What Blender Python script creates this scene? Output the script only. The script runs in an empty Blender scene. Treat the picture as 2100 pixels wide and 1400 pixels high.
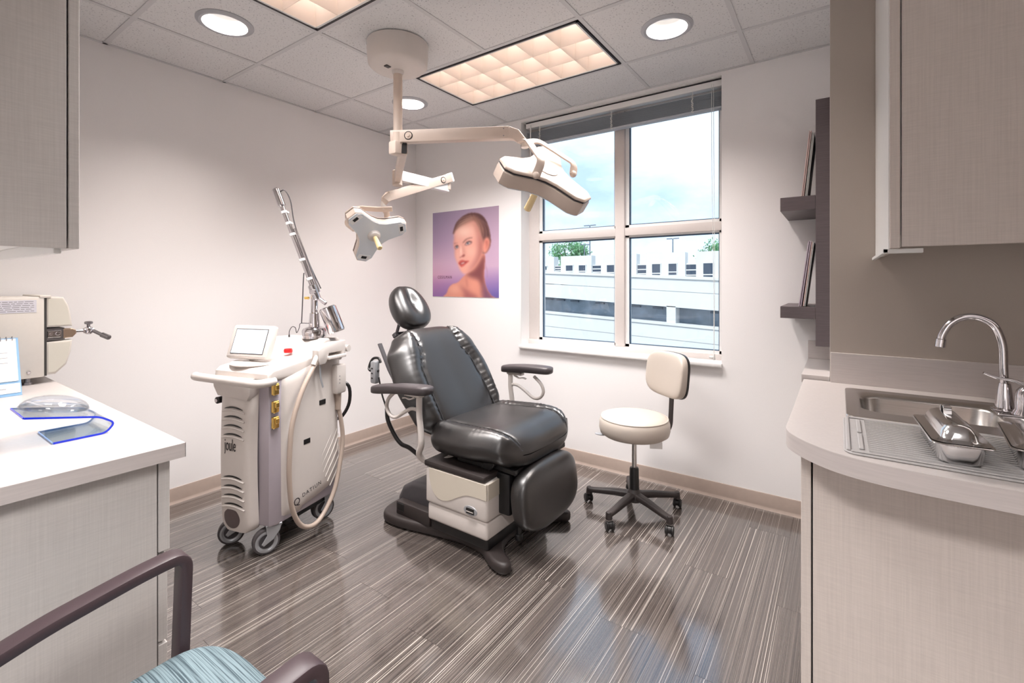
import bpy, bmesh, math, random
import numpy as np
from mathutils import Vector, Matrix, Euler

scene = bpy.context.scene
COL = scene.collection
PI = math.pi
R = math.radians
random.seed(7)

# ------------------------------------------------------------------ camera
cam_data = bpy.data.cameras.new('camera')
cam_data.sensor_width = 36.0
cam_data.lens = 36.0 * 960.0 / 2100.0
cam_data.shift_y = -122.0 / 2100.0
cam_data.clip_start = 0.05
cam_data.clip_end = 500
cam = bpy.data.objects.new('camera', cam_data)
cam.location = (3.423, -3.237, 1.389)
cam.rotation_euler = (R(90), 0, R(35))
COL.objects.link(cam)
scene.camera = cam

# ------------------------------------------------------------------ sky: bright thin overcast with soft cloud patches
world = bpy.data.worlds.new('sky')
scene.world = world
world.use_nodes = True
wn, wl = world.node_tree.nodes, world.node_tree.links
wn.clear()
wo = wn.new('ShaderNodeOutputWorld')
wb = wn.new('ShaderNodeBackground')
wtc = wn.new('ShaderNodeTexCoord')
wmap = wn.new('ShaderNodeMapping')
wmap.inputs['Scale'].default_value = (1.0, 1.0, 2.2)
wno = wn.new('ShaderNodeTexNoise')
wno.inputs['Scale'].default_value = 3.6
wno.inputs['Detail'].default_value = 7
wno.inputs['Roughness'].default_value = 0.52
wcr = wn.new('ShaderNodeValToRGB')
wcr.color_ramp.elements[0].position = 0.36
wcr.color_ramp.elements[0].color = (0.42, 0.58, 0.80, 1)
wcr.color_ramp.elements[1].position = 0.56
wcr.color_ramp.elements[1].color = (0.68, 0.80, 0.92, 1)
wl.new(wtc.outputs['Generated'], wmap.inputs['Vector'])
wl.new(wmap.outputs['Vector'], wno.inputs['Vector'])
wl.new(wno.outputs['Fac'], wcr.inputs['Fac'])
wl.new(wcr.outputs['Color'], wb.inputs['Color'])
wb.inputs['Strength'].default_value = 1.75
wl.new(wb.outputs['Background'], wo.inputs['Surface'])

# hazy sun, high behind this building: it lights the garage across the street and never enters the window
sun_data = bpy.data.lights.new('sun', 'SUN')
sun_data.energy = 2.8
sun_data.angle = R(12)
sun_data.color = (1.0, 0.97, 0.92)
sun = bpy.data.objects.new('sun', sun_data)
sun.rotation_euler = Euler((R(48), 0, R(-12)))
COL.objects.link(sun)

vs = scene.view_settings
vs.view_transform = 'Standard'
vs.look = 'None'
vs.gamma = 1.0
vs.use_curve_mapping = False
vs.exposure = 0.0
scene.cycles.use_denoising = True
scene.cycles.max_bounces = 8
scene.cycles.diffuse_bounces = 4
scene.cycles.adaptive_threshold = 0.035
scene.cycles.transparent_max_bounces = 16
scene.cycles.caustics_reflective = False
scene.cycles.caustics_refractive = False
scene.cycles.sample_clamp_indirect = 6.0

TROFFER_W = 34.0
HALL_W = 80.0
DOWNLIGHT_W = 13.0

# ------------------------------------------------------------------ materials
MATS = {}

def srgb(r, g, b):
    def f(c):
        c /= 255.0
        return c / 12.92 if c <= 0.04045 else ((c + 0.055) / 1.055) ** 2.4
    return (f(r), f(g), f(b), 1.0)

def mat(name, col, rough=0.5, metal=0.0, spec=0.5, coat=0.0, emit=None, estr=0.0):
    """plain procedural material with a faint noise in roughness and colour"""
    if name in MATS:
        return MATS[name]
    m = bpy.data.materials.new(name)
    m.use_nodes = True
    nt = m.node_tree
    b = nt.nodes['Principled BSDF']
    c = srgb(*col) if max(col[:3]) > 1.0 else (*col[:3], 1.0)
    b.inputs['Base Color'].default_value = c
    b.inputs['Roughness'].default_value = rough
    b.inputs['Metallic'].default_value = metal
    b.inputs['Specular IOR Level'].default_value = spec
    b.inputs['Coat Weight'].default_value = coat
    if emit:
        b.inputs['Emission Color'].default_value = (*emit, 1)
        b.inputs['Emission Strength'].default_value = estr
    MATS[name] = m
    return m

def nodes_of(m):
    nt = m.node_tree
    return nt, nt.nodes, nt.links, nt.nodes['Principled BSDF']

def add_noise(m, scale=(60, 60, 60), amount=0.06, bump=0.0, detail=4, coord='Object', bdist=0.002):
    """colour mottling (value +-amount) and bump from one stretched noise"""
    nt, n, l, b = nodes_of(m)
    tc = n.new('ShaderNodeTexCoord')
    mp = n.new('ShaderNodeMapping')
    mp.inputs['Scale'].default_value = scale
    no = n.new('ShaderNodeTexNoise')
    no.inputs['Scale'].default_value = 1.0
    no.inputs['Detail'].default_value = detail
    if coord == 'World':
        g = n.new('ShaderNodeNewGeometry')
        l.new(g.outputs['Position'], mp.inputs['Vector'])
    else:
        l.new(tc.outputs[coord], mp.inputs['Vector'])
    l.new(mp.outputs['Vector'], no.inputs['Vector'])
    c = tuple(b.inputs['Base Color'].default_value)
    if amount:
        mr = n.new('ShaderNodeMapRange')
        mr.inputs['From Min'].default_value = 0.3
        mr.inputs['From Max'].default_value = 0.7
        mr.inputs['To Min'].default_value = 1 - amount
        mr.inputs['To Max'].default_value = 1 + amount
        l.new(no.outputs['Fac'], mr.inputs['Value'])
        mx = n.new('ShaderNodeVectorMath')
        mx.operation = 'SCALE'
        mx.inputs[0].default_value = c[:3]
        l.new(mr.outputs['Result'], mx.inputs['Scale'])
        l.new(mx.outputs['Vector'], b.inputs['Base Color'])
    if bump:
        bp = n.new('ShaderNodeBump')
        bp.inputs['Strength'].default_value = bump
        bp.inputs['Distance'].default_value = bdist
        l.new(no.outputs['Fac'], bp.inputs['Height'])
        l.new(bp.outputs['Normal'], b.inputs['Normal'])
    return m

def linen(name, col, rough=0.42, amt=0.04):
    """laminate with a fine woven linen print: vertical and horizontal streak noises multiplied"""
    m = mat(name, col, rough, 0.0, 0.4)
    nt, n, l, b = nodes_of(m)
    g = n.new('ShaderNodeNewGeometry')
    outs = []
    for sc in ((260, 260, 6), (14, 14, 300)):
        mp = n.new('ShaderNodeMapping')
        mp.inputs['Scale'].default_value = sc
        no = n.new('ShaderNodeTexNoise')
        no.inputs['Scale'].default_value = 1.0
        no.inputs['Detail'].default_value = 3
        l.new(g.outputs['Position'], mp.inputs['Vector'])
        l.new(mp.outputs['Vector'], no.inputs['Vector'])
        mr = n.new('ShaderNodeMapRange')
        mr.inputs['From Min'].default_value = 0.3
        mr.inputs['From Max'].default_value = 0.7
        mr.inputs['To Min'].default_value = 1 - amt
        mr.inputs['To Max'].default_value = 1 + amt
        l.new(no.outputs['Fac'], mr.inputs['Value'])
        outs.append(mr.outputs['Result'])
    mu = n.new('ShaderNodeMath')
    mu.operation = 'MULTIPLY'
    l.new(outs[0], mu.inputs[0])
    l.new(outs[1], mu.inputs[1])
    mx = n.new('ShaderNodeVectorMath')
    mx.operation = 'SCALE'
    mx.inputs[0].default_value = tuple(b.inputs['Base Color'].default_value)[:3]
    l.new(mu.outputs['Value'], mx.inputs['Scale'])
    l.new(mx.outputs['Vector'], b.inputs['Base Color'])
    return m

M_WALL = add_noise(mat('wall_paint', (243, 241, 241), 0.75, spec=0.25), (220, 220, 220), 0.012, 0.06, coord='World', bdist=0.001)
M_TAUPE = add_noise(mat('taupe_wall_paint', (180, 170, 161), 0.7, spec=0.3), (220, 220, 220), 0.015, 0.06, coord='World', bdist=0.001)
M_BASEB = add_noise(mat('rubber_baseboard', (168, 152, 142), 0.5), (30, 30, 30), 0.03, coord='World')
M_TILE = mat('mineral_fibre_tile', (216, 217, 218), 0.9, spec=0.1)
M_GRIDBAR = mat('painted_grid_bar', (205, 205, 207), 0.5)
M_LINEN = linen('linen_laminate_grey', (204, 199, 195))
M_LINEN_R = linen('linen_laminate_taupe', (216, 206, 199))
M_TOP = add_noise(mat('countertop_laminate', (200, 193, 190), 0.35), (90, 90, 90), 0.025, coord='World')
M_EDGE = add_noise(mat('counter_edge_laminate', (202, 194, 191), 0.4), (8, 8, 200), 0.05, coord='World')
M_WHITE = mat('white_melamine', (235, 235, 233), 0.4)
M_CREAM = add_noise(mat('cream_plastic', (213, 206, 201), 0.35), (40, 40, 40), 0.01)
M_CREAM_W = add_noise(mat('warm_cream_enamel', (208, 192, 180), 0.35), (40, 40, 40), 0.01)
M_IVORY = mat('ivory_handle_plastic', (236, 212, 160), 0.4)
M_LAV = add_noise(mat('lavender_grey_plastic', (176, 168, 176), 0.4), (40, 40, 40), 0.01)
M_BLACK = mat('black_plastic', (22, 21, 22), 0.35)
M_BROWNBLK = add_noise(mat('dark_brown_plastic', (46, 39, 38), 0.5), (80, 80, 80), 0.08, 0.1)
M_GREYDK = add_noise(mat('charcoal_plastic', (66, 63, 66), 0.5), (80, 80, 80), 0.05)
M_LEATHER = add_noise(mat('black_leather', (20, 17, 17), 0.35, spec=0.5), (420, 420, 420), 0.05, 0.12, bdist=0.0006)
M_LEATHER.node_tree.nodes['Principled BSDF'].inputs['IOR'].default_value = 1.8
M_VINYL = add_noise(mat('beige_vinyl', (190, 180, 170), 0.42), (420, 420, 420), 0.02, 0.08, bdist=0.0006)
M_ARMPAD = add_noise(mat('arm_pad_urethane', (62, 56, 58), 0.45), (200, 200, 200), 0.04, 0.05, bdist=0.0006)
M_CHROME = mat('polished_chrome', (0.66, 0.64, 0.66), 0.08, 1.0)
M_STEEL = add_noise(mat('brushed_steel', (0.62, 0.60, 0.58), 0.26, 1.0), (6, 300, 300), 0.06)
M_STEELP = mat('polished_steel', (0.72, 0.71, 0.71), 0.15, 1.0)
M_DKSTEEL = mat('dark_steel', (0.30, 0.29, 0.30), 0.3, 1.0)
M_BRASS = mat('brass', (0.78, 0.52, 0.16), 0.25, 1.0)
M_SILVERP = mat('silver_paint', (170, 172, 176), 0.35, 0.4)
M_ALU = add_noise(mat('window_aluminium', (214, 206, 202), 0.4, 0.0), (60, 60, 60), 0.01)
M_SILL = mat('sill_paint', (240, 239, 238), 0.35)
M_GASKET = mat('window_gasket', (62, 88, 112), 0.5)
M_BLIND = mat('blind_slat_grey', (186, 192, 200), 0.45)
M_CORD = mat('blind_cord', (225, 225, 222), 0.7)
M_ESPRESSO = add_noise(mat('espresso_wood_laminate', (88, 78, 80), 0.45), (14, 14, 200), 0.12, coord='World')
M_HOSE = mat('taupe_hose', (176, 160, 148), 0.4)
M_RUBBER = mat('grey_rubber', (74, 70, 72), 0.6)
M_MATGREY = add_noise(mat('silicone_mat', (178, 175, 174), 0.5), (60, 60, 60), 0.03)
M_PLUM = add_noise(mat('plum_brown_enamel', (66, 52, 56), 0.42), (300, 300, 300), 0.06, 0.05, bdist=0.0005)
M_RED = mat('red_button', (215, 30, 32), 0.35)
M_PAPER = mat('white_paper', (246, 246, 246), 0.6)
M_PALEBLUE = mat('pale_blue_card', (138, 180, 216), 0.5)
M_INK = mat('black_ink', (30, 22, 26), 0.6)
M_GREYINK = mat('grey_ink', (150, 148, 150), 0.6)
M_LOUVER = mat('louver_white_enamel', (0.80, 0.72, 0.66), 0.4, 0.0, 0.5)
M_TRIMDK = mat('fixture_trim_dark', (34, 30, 36), 0.5)
M_DLTRIM = mat('downlight_trim', (176, 178, 184), 0.4)
M_STUCCO = add_noise(mat('garage_precast', (226, 226, 224), 0.85, spec=0.2), (1.5, 1.5, 1.5), 0.02, coord='World')
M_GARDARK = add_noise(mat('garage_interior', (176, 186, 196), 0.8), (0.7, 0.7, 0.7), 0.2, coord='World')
M_GLASSDK = mat('dark_window_glass', (58, 72, 90), 0.15)
M_ASPHALT = add_noise(mat('asphalt', (120, 120, 120), 0.9), (0.5, 0.5, 0.5), 0.1, coord='World')
M_LAMPOST = mat('lamp_post_steel', (120, 128, 138), 0.5)
M_LEAF = add_noise(mat('tree_leaf', (124, 178, 128), 0.6), (0.6, 0.6, 0.6), 0.25, coord='World')
M_BARK = mat('tree_bark', (90, 80, 70), 0.9)

# fissured ceiling tile
nt, n, l, b = nodes_of(M_TILE)
g = n.new('ShaderNodeNewGeometry')
no = n.new('ShaderNodeTexNoise')
no.inputs['Scale'].default_value = 110
no.inputs['Detail'].default_value = 3
cr = n.new('ShaderNodeValToRGB')
cr.color_ramp.elements[0].position = 0.33
cr.color_ramp.elements[0].color = srgb(184, 184, 187)
cr.color_ramp.elements[1].position = 0.40
cr.color_ramp.elements[1].color = srgb(224, 224, 225)
l.new(g.outputs['Position'], no.inputs['Vector'])
l.new(no.outputs['Fac'], cr.inputs['Fac'])
l.new(cr.outputs['Color'], b.inputs['Base Color'])
bp = n.new('ShaderNodeBump')
bp.inputs['Strength'].default_value = 0.25
bp.inputs['Distance'].default_value = 0.002
l.new(cr.outputs['Color'], bp.inputs['Height'])
l.new(bp.outputs['Normal'], b.inputs['Normal'])

# striped vinyl plank floor: pale hairlines running with the planks on a dark taupe ground
M_PLANK = mat('striped_vinyl_plank', (92, 84, 80), 0.2, spec=0.5)
M_PLANK.node_tree.nodes['Principled BSDF'].inputs['IOR'].default_value = 1.6
M_PLANK.node_tree.nodes['Principled BSDF'].inputs['Coat Weight'].default_value = 0.9
M_PLANK.node_tree.nodes['Principled BSDF'].inputs['Coat Roughness'].default_value = 0.11
M_PLANK.node_tree.nodes['Principled BSDF'].inputs['Coat IOR'].default_value = 1.75
nt, n, l, b = nodes_of(M_PLANK)
g = n.new('ShaderNodeNewGeometry')
oi = n.new('ShaderNodeObjectInfo')
cmb = n.new('ShaderNodeCombineXYZ')
mul = n.new('ShaderNodeMath'); mul.operation = 'MULTIPLY'; mul.inputs[1].default_value = 13.0
l.new(oi.outputs['Random'], mul.inputs[0])
l.new(mul.outputs['Value'], cmb.inputs['X'])
l.new(mul.outputs['Value'], cmb.inputs['Y'])
vadd = n.new('ShaderNodeVectorMath'); vadd.operation = 'ADD'
l.new(g.outputs['Position'], vadd.inputs[0])
l.new(cmb.outputs['Vector'], vadd.inputs[1])
def streak(sx, sy, lo, hi, detail=2):
    mp = n.new('ShaderNodeMapping')
    mp.inputs['Scale'].default_value = (sx, sy, 0)
    nz = n.new('ShaderNodeTexNoise')
    nz.inputs['Scale'].default_value = 1.0
    nz.inputs['Detail'].default_value = detail
    l.new(vadd.outputs['Vector'], mp.inputs['Vector'])
    l.new(mp.outputs['Vector'], nz.inputs['Vector'])
    mr = n.new('ShaderNodeMapRange')
    mr.inputs['From Min'].default_value = lo
    mr.inputs['From Max'].default_value = hi
    l.new(nz.outputs['Fac'], mr.inputs['Value'])
    return mr.outputs['Result']
s_fine = streak(380, 0.25, 0.53, 0.66)
s_mid = streak(210, 0.22, 0.61, 0.65)
s_tone = streak(130, 0.5, 0.3, 0.7, 4)
mx0 = n.new('ShaderNodeMix'); mx0.data_type = 'RGBA'
mx0.inputs['A'].default_value = srgb(54, 48, 46)
mx0.inputs['B'].default_value = srgb(92, 84, 80)
l.new(s_tone, mx0.inputs['Factor'])
mx1 = n.new('ShaderNodeMix'); mx1.data_type = 'RGBA'
mx1.inputs['B'].default_value = srgb(122, 113, 107)
f1 = n.new('ShaderNodeMath'); f1.operation = 'MULTIPLY'; f1.inputs[1].default_value = 0.75
l.new(s_fine, f1.inputs[0])
l.new(f1.outputs['Value'], mx1.inputs['Factor'])
l.new(mx0.outputs['Result'], mx1.inputs['A'])
mx2 = n.new('ShaderNodeMix'); mx2.data_type = 'RGBA'
mx2.inputs['B'].default_value = srgb(190, 182, 174)
f2 = n.new('ShaderNodeMath'); f2.operation = 'MULTIPLY'; f2.inputs[1].default_value = 0.8
l.new(s_mid, f2.inputs[0])
l.new(f2.outputs['Value'], mx2.inputs['Factor'])
l.new(mx1.outputs['Result'], mx2.inputs['A'])
l.new(mx2.outputs['Result'], b.inputs['Base Color'])
rr = n.new('ShaderNodeMapRange')
rr.inputs['To Min'].default_value = 0.13
rr.inputs['To Max'].default_value = 0.22
l.new(s_tone, rr.inputs['Value'])
l.new(rr.outputs['Result'], b.inputs['Roughness'])
nzb = n.new('ShaderNodeTexNoise')
nzb.inputs['Scale'].default_value = 9
l.new(g.outputs['Position'], nzb.inputs['Vector'])
bp = n.new('ShaderNodeBump')
bp.inputs['Strength'].default_value = 0.05
bp.inputs['Distance'].default_value = 0.01
l.new(nzb.outputs['Fac'], bp.inputs['Height'])
l.new(bp.outputs['Normal'], b.inputs['Normal'])

# teal woven seat cloth, dark weft lines
M_TEAL = mat('teal_seat_cloth', (120, 150, 158), 0.85, spec=0.2)
nt, n, l, b = nodes_of(M_TEAL)
tc = n.new('ShaderNodeTexCoord')
mp = n.new('ShaderNodeMapping'); mp.inputs['Scale'].default_value = (5, 430, 5)
nz = n.new('ShaderNodeTexNoise'); nz.inputs['Scale'].default_value = 1.0; nz.inputs['Detail'].default_value = 3
cr = n.new('ShaderNodeValToRGB')
cr.color_ramp.elements[0].position = 0.40; cr.color_ramp.elements[0].color = srgb(70, 84, 91)
cr.color_ramp.elements[1].position = 0.56; cr.color_ramp.elements[1].color = srgb(124, 142, 148)
l.new(tc.outputs['Object'], mp.inputs['Vector']); l.new(mp.outputs['Vector'], nz.inputs['Vector'])
l.new(nz.outputs['Fac'], cr.inputs['Fac']); l.new(cr.outputs['Color'], b.inputs['Base Color'])
bp = n.new('ShaderNodeBump'); bp.inputs['Strength'].default_value = 0.3; bp.inputs['Distance'].default_value = 0.001
l.new(nz.outputs['Fac'], bp.inputs['Height']); l.new(bp.outputs['Normal'], b.inputs['Normal'])

def glass_mat(name, tint, refl=0.07, rough=0.0):
    """thin sheet: mostly straight-through, a little mirror"""
    m = bpy.data.materials.new(name); m.use_nodes = True
    nt = m.node_tree; nt.nodes.clear()
    o = nt.nodes.new('ShaderNodeOutputMaterial'); mx = nt.nodes.new('ShaderNodeMixShader')
    t = nt.nodes.new('ShaderNodeBsdfTransparent'); t.inputs['Color'].default_value = (*tint, 1)
    gl = nt.nodes.new('ShaderNodeBsdfGlossy'); gl.inputs['Roughness'].default_value = rough
    fr = nt.nodes.new('ShaderNodeLayerWeight'); fr.inputs['Blend'].default_value = 0.25
    ml = nt.nodes.new('ShaderNodeMath'); ml.operation = 'MULTIPLY_ADD'; ml.inputs[1].default_value = 0.5; ml.inputs[2].default_value = refl * 0.5
    nt.links.new(fr.outputs['Fresnel'], ml.inputs[0]); nt.links.new(ml.outputs['Value'], mx.inputs['Fac'])
    nt.links.new(t.outputs['BSDF'], mx.inputs[1]); nt.links.new(gl.outputs['BSDF'], mx.inputs[2]); nt.links.new(mx.outputs['Shader'], o.inputs['Surface'])
    MATS[name] = m
    return m
M_PANE = glass_mat('window_glass', (0.97, 0.99, 1.0))
M_ACRYL = glass_mat('clear_blue_acrylic', (0.90, 0.955, 0.99), 0.1)
M_DOME = glass_mat('clear_acrylic_dome', (0.93, 0.96, 0.99), 0.12, 0.05)
M_BLUEEDGE = mat('blue_acrylic_edge', (20, 50, 220), 0.2)
M_PALEEDGE = mat('pale_blue_acrylic_edge', (140, 176, 226), 0.2)

def emission(name, col, strength):
    m = bpy.data.materials.new(name); m.use_nodes = True
    nt = m.node_tree; nt.nodes.clear()
    o = nt.nodes.new('ShaderNodeOutputMaterial'); e = nt.nodes.new('ShaderNodeEmission')
    e.inputs['Color'].default_value = (*col, 1); e.inputs['Strength'].default_value = strength
    nt.links.new(e.outputs['Emission'], o.inputs['Surface'])
    return m

# ------------------------------------------------------------------ mesh helpers
def obj(name, bm, m=None, parent=None, sharp=35, kind=None):
    bmesh.ops.remove_doubles(bm, verts=bm.verts[:], dist=1e-6)
    bmesh.ops.recalc_face_normals(bm, faces=bm.faces[:])
    lim = R(sharp)
    for f in bm.faces:
        f.smooth = True
    for e in bm.edges:
        if len(e.link_faces) == 2:
            e.smooth = e.calc_face_angle(0.0) < lim
    me = bpy.data.meshes.new(name)
    bm.to_mesh(me); bm.free()
    o = bpy.data.objects.new(name, me)
    if m is not None:
        me.materials.append(m)
    COL.objects.link(o)
    if parent is not None:
        o.parent = parent
    if kind:
        o['kind'] = kind
    return o

def empty(name, loc=(0, 0, 0), rz=0.0):
    e = bpy.data.objects.new(name, None)
    e.location = loc; e.rotation_euler = (0, 0, rz)
    e.empty_display_size = 0.05
    COL.objects.link(e)
    return e

def tag(o, label, cat, group=None):
    o['label'] = label; o['category'] = cat
    if group:
        o['group'] = group
    return o

def copy_of(o, name=None, parent=None, loc=None):
    c = o.copy()
    if name:
        c.name = name
    COL.objects.link(c)
    if parent is not None:
        c.parent = parent
    if loc is not None:
        c.location = loc
    return c

def NB():
    return bmesh.new()

def _merge(bm, sub, M=None):
    if M is not None:
        bmesh.ops.transform(sub, matrix=M, verts=sub.verts[:])
    me = bpy.data.meshes.new('tmp'); sub.to_mesh(me); sub.free()
    bm.from_mesh(me); bpy.data.meshes.remove(me)

def box(bm, x0, x1, y0, y1, z0, z1, bev=0.0, seg=2, M=None):
    s = bmesh.new()
    bmesh.ops.create_cube(s, size=1.0)
    for v in s.verts:
        v.co = Vector((x0 + (v.co.x + .5) * (x1 - x0), y0 + (v.co.y + .5) * (y1 - y0), z0 + (v.co.z + .5) * (z1 - z0)))
    if bev > 0:
        bmesh.ops.bevel(s, geom=s.edges[:], offset=bev, segments=seg, profile=0.5, affect='EDGES')
    _merge(bm, s, M)
    return bm

def prism(bm, pts, h0, h1, plane='xy', bev=0.0, seg=2, M=None, vert_bev=False):
    """extrude a 2D outline; plane: 'xy' along z, 'xz' along y, 'yz' along x"""
    s = bmesh.new()
    def P(a, b_, h):
        return {'xy': (a, b_, h), 'xz': (a, h, b_), 'yz': (h, a, b_)}[plane]
    lo = [s.verts.new(P(a, b_, h0)) for a, b_ in pts]
    hi = [s.verts.new(P(a, b_, h1)) for a, b_ in pts]
    k = len(pts)
    fl = s.faces.new(lo[::-1]); fh = s.faces.new(hi)
    for i in range(k):
        s.faces.new((lo[i], lo[(i + 1) % k], hi[(i + 1) % k], hi[i]))
    bmesh.ops.recalc_face_normals(s, faces=s.faces[:])
    if bev > 0:
        es = [e for e in s.edges if (fl in e.link_faces or fh in e.link_faces)] if not vert_bev else s.edges[:]
        bmesh.ops.bevel(s, geom=es, offset=bev, segments=seg, profile=0.5, affect='EDGES')
    _merge(bm, s, M)
    return bm

def spline(pts, n=8, closed=False):
    """Catmull-Rom through pts"""
    P = [Vector(p) for p in pts]
    out = []
    k = len(P)
    rng = range(k) if closed else range(k - 1)
    for i in rng:
        p1, p2 = P[i], P[(i + 1) % k]
        p0 = P[i - 1] if (closed or i > 0) else p1 + (p1 - p2)
        p3 = P[(i + 2) % k] if (closed or i + 2 < k) else p2 + (p2 - p1)
        for j in range(n):
            t = j / n
            out.append(0.5 * ((2 * p1) + (-p0 + p2) * t + (2 * p0 - 5 * p1 + 4 * p2 - p3) * t * t + (-p0 + 3 * p1 - 3 * p2 + p3) * t ** 3))
    if not closed:
        out.append(P[-1].copy())
    return out

def fillet(pts, r, n=6):
    """polyline with rounded corners"""
    P = [Vector(p) for p in pts]
    out = [P[0]]
    for i in range(1, len(P) - 1):
        a, b_, c = P[i - 1], P[i], P[i + 1]
        u, v = (a - b_), (c - b_)
        rr = min(r, u.length * .49, v.length * .49)
        s, e = b_ + u.normalized() * rr, b_ + v.normalized() * rr
        for j in range(n + 1):
            t = j / n
            out.append(s * (1 - t) ** 2 + b_ * 2 * t * (1 - t) + e * t * t)
    out.append(P[-1])
    return out

def sweep(bm, pts, prof, up=None, caps=True, closed=False, scale=None):
    """sweep a 2D profile (list of (a,b)) along pts; a along side, b along up"""
    P = [Vector(p) for p in pts]
    k = len(P)
    T = []
    for i in range(k):
        if closed:
            t = P[(i + 1) % k] - P[i - 1]
        else:
            t = P[min(i + 1, k - 1)] - P[max(i - 1, 0)]
        T.append(t.normalized())
    if up is None:
        up0 = Vector((0, 0, 1)) if abs(T[0].z) < 0.9 else Vector((1, 0, 0))
    else:
        up0 = Vector(up)
    N = (up0 - T[0] * up0.dot(T[0])).normalized()
    rings = []
    for i in range(k):
        if i > 0:
            if up is not None:
                u2 = up0 - T[i] * up0.dot(T[i])
                N = u2.normalized() if u2.length > 0.2 else (N - T[i] * N.dot(T[i])).normalized()
            else:
                N = (N - T[i] * N.dot(T[i])).normalized()
        S = T[i].cross(N)
        sc = scale[i] if scale else 1.0
        rings.append([bm.verts.new(P[i] + S * (a * sc) + N * (b_ * sc)) for a, b_ in prof])
    m = len(prof)
    for i in range(k if closed else k - 1):
        A, B = rings[i], rings[(i + 1) % k]
        for j in range(m):
            bm.faces.new((A[j], A[(j + 1) % m], B[(j + 1) % m], B[j]))
    if caps and not closed:
        bm.faces.new(rings[0][::-1]); bm.faces.new(rings[-1])
    return bm

def circ(r, n=12):
    return [(r * math.cos(2 * PI * i / n), r * math.sin(2 * PI * i / n)) for i in range(n)]

def rrect(w, h, r, n=3):
    out = []
    for cx, cy, a0 in ((w / 2 - r, h / 2 - r, 0), (-w / 2 + r, h / 2 - r, 90), (-w / 2 + r, -h / 2 + r, 180), (w / 2 - r, -h / 2 + r, 270)):
        for i in range(n + 1):
            a = R(a0 + 90 * i / n)
            out.append((cx + r * math.cos(a), cy + r * math.sin(a)))
    return out

def tube(bm, pts, r, n=12, closed=False):
    return sweep(bm, pts, circ(r, n), closed=closed)

def lathe(bm, prof, n=32, M=None, cap=True):
    """revolve (r,z) profile about z"""
    s = bmesh.new()
    rings = []
    for r, z in prof:
        if r < 1e-6:
            rings.append([s.verts.new((0, 0, z))])
        else:
            rings.append([s.verts.new((r * math.cos(2 * PI * i / n), r * math.sin(2 * PI * i / n), z)) for i in range(n)])
    for A, B in zip(rings, rings[1:]):
        for i in range(n):
            j = (i + 1) % n
            if len(A) == 1 and len(B) == 1:
                continue
            if len(A) == 1:
                s.faces.new((A[0], B[i], B[j]))
            elif len(B) == 1:
                s.faces.new((A[i], A[j], B[0]))
            else:
                s.faces.new((A[i], A[j], B[j], B[i]))
    for Rg, rev in ((rings[0], True), (rings[-1], False)):
        if cap and len(Rg) > 1:
            s.faces.new(Rg[::-1] if rev else Rg)
    _merge(bm, s, M)
    return bm

def frame_z(p, d, x=None):
    """matrix with local z along d at p"""
    z = Vector(d).normalized()
    x = Vector(x) if x is not None else (Vector((1, 0, 0)) if abs(z.x) < 0.9 else Vector((0, 1, 0)))
    x = (x - z * x.dot(z)).normalized()
    y = z.cross(x)
    M = Matrix((x, y, z)).transposed().to_4x4()
    M.translation = Vector(p)
    return M

def cyl(bm, p0, p1, r0, r1=None, n=24, bev=0.0):
    p0, p1 = Vector(p0), Vector(p1)
    r1 = r0 if r1 is None else r1
    L = (p1 - p0).length
    if bev > 0:
        prof = [(0, 0), (r0 - bev, 0), (r0, bev), (r1, L - bev), (r1 - bev, L), (0, L)]
    else:
        prof = [(0, 0), (r0, 0), (r1, L), (0, L)]
    return lathe(bm, prof, n, frame_z(p0, p1 - p0))

def superq(bm, c, rad, e1=0.6, e2=0.6, nu=28, nv=16, M=None):
    """superellipsoid"""
    s = bmesh.new()
    f = lambda v, e: math.copysign(abs(v) ** e, v)
    rings = []
    for i in range(nv + 1):
        ph = -PI / 2 + PI * i / nv
        if i in (0, nv):
            rings.append([s.verts.new((c[0], c[1], c[2] + rad[2] * (1 if i else -1)))])
            continue
        rings.append([s.verts.new((c[0] + rad[0] * f(math.cos(ph), e1) * f(math.cos(2 * PI * j / nu), e2),
                                   c[1] + rad[1] * f(math.cos(ph), e1) * f(math.sin(2 * PI * j / nu), e2),
                                   c[2] + rad[2] * f(math.sin(ph), e1))) for j in range(nu)])
    for A, B in zip(rings, rings[1:]):
        for i in range(nu):
            j = (i + 1) % nu
            if len(A) == 1:
                s.faces.new((A[0], B[j], B[i]))
            elif len(B) == 1:
                s.faces.new((A[i], A[j], B[0]))
            else:
                s.faces.new((A[i], A[j], B[j], B[i]))
    _merge(bm, s, M)
    return bm

def gridsurf(bm, F, nu, nv):
    V = [[bm.verts.new(F(i / nu, j / nv)) for j in range(nv + 1)] for i in range(nu + 1)]
    for i in range(nu):
        for j in range(nv):
            bm.faces.new((V[i][j], V[i + 1][j], V[i + 1][j + 1], V[i][j + 1]))
    return V

def text_mesh(name, body, size, m, parent, M, sx=1.0, extrude=0.0004, spacing=1.0):
    cu = bpy.data.curves.new(name, 'FONT')
    cu.body = body; cu.size = size; cu.extrude = extrude; cu.align_x = 'CENTER'; cu.align_y = 'CENTER'
    cu.space_character = spacing
    cu.resolution_u = 4
    t = bpy.data.objects.new(name + '_curve', cu)
    COL.objects.link(t)
    dg = bpy.context.evaluated_depsgraph_get()
    me = bpy.data.meshes.new_from_object(t.evaluated_get(dg))
    bpy.data.objects.remove(t); bpy.data.curves.remove(cu)
    me.transform(M @ Matrix.Diagonal((sx, 1, 1, 1)))
    me.name = name
    me.materials.clear(); me.materials.append(m)
    o = bpy.data.objects.new(name, me)
    COL.objects.link(o)
    o.parent = parent
    return o

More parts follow.
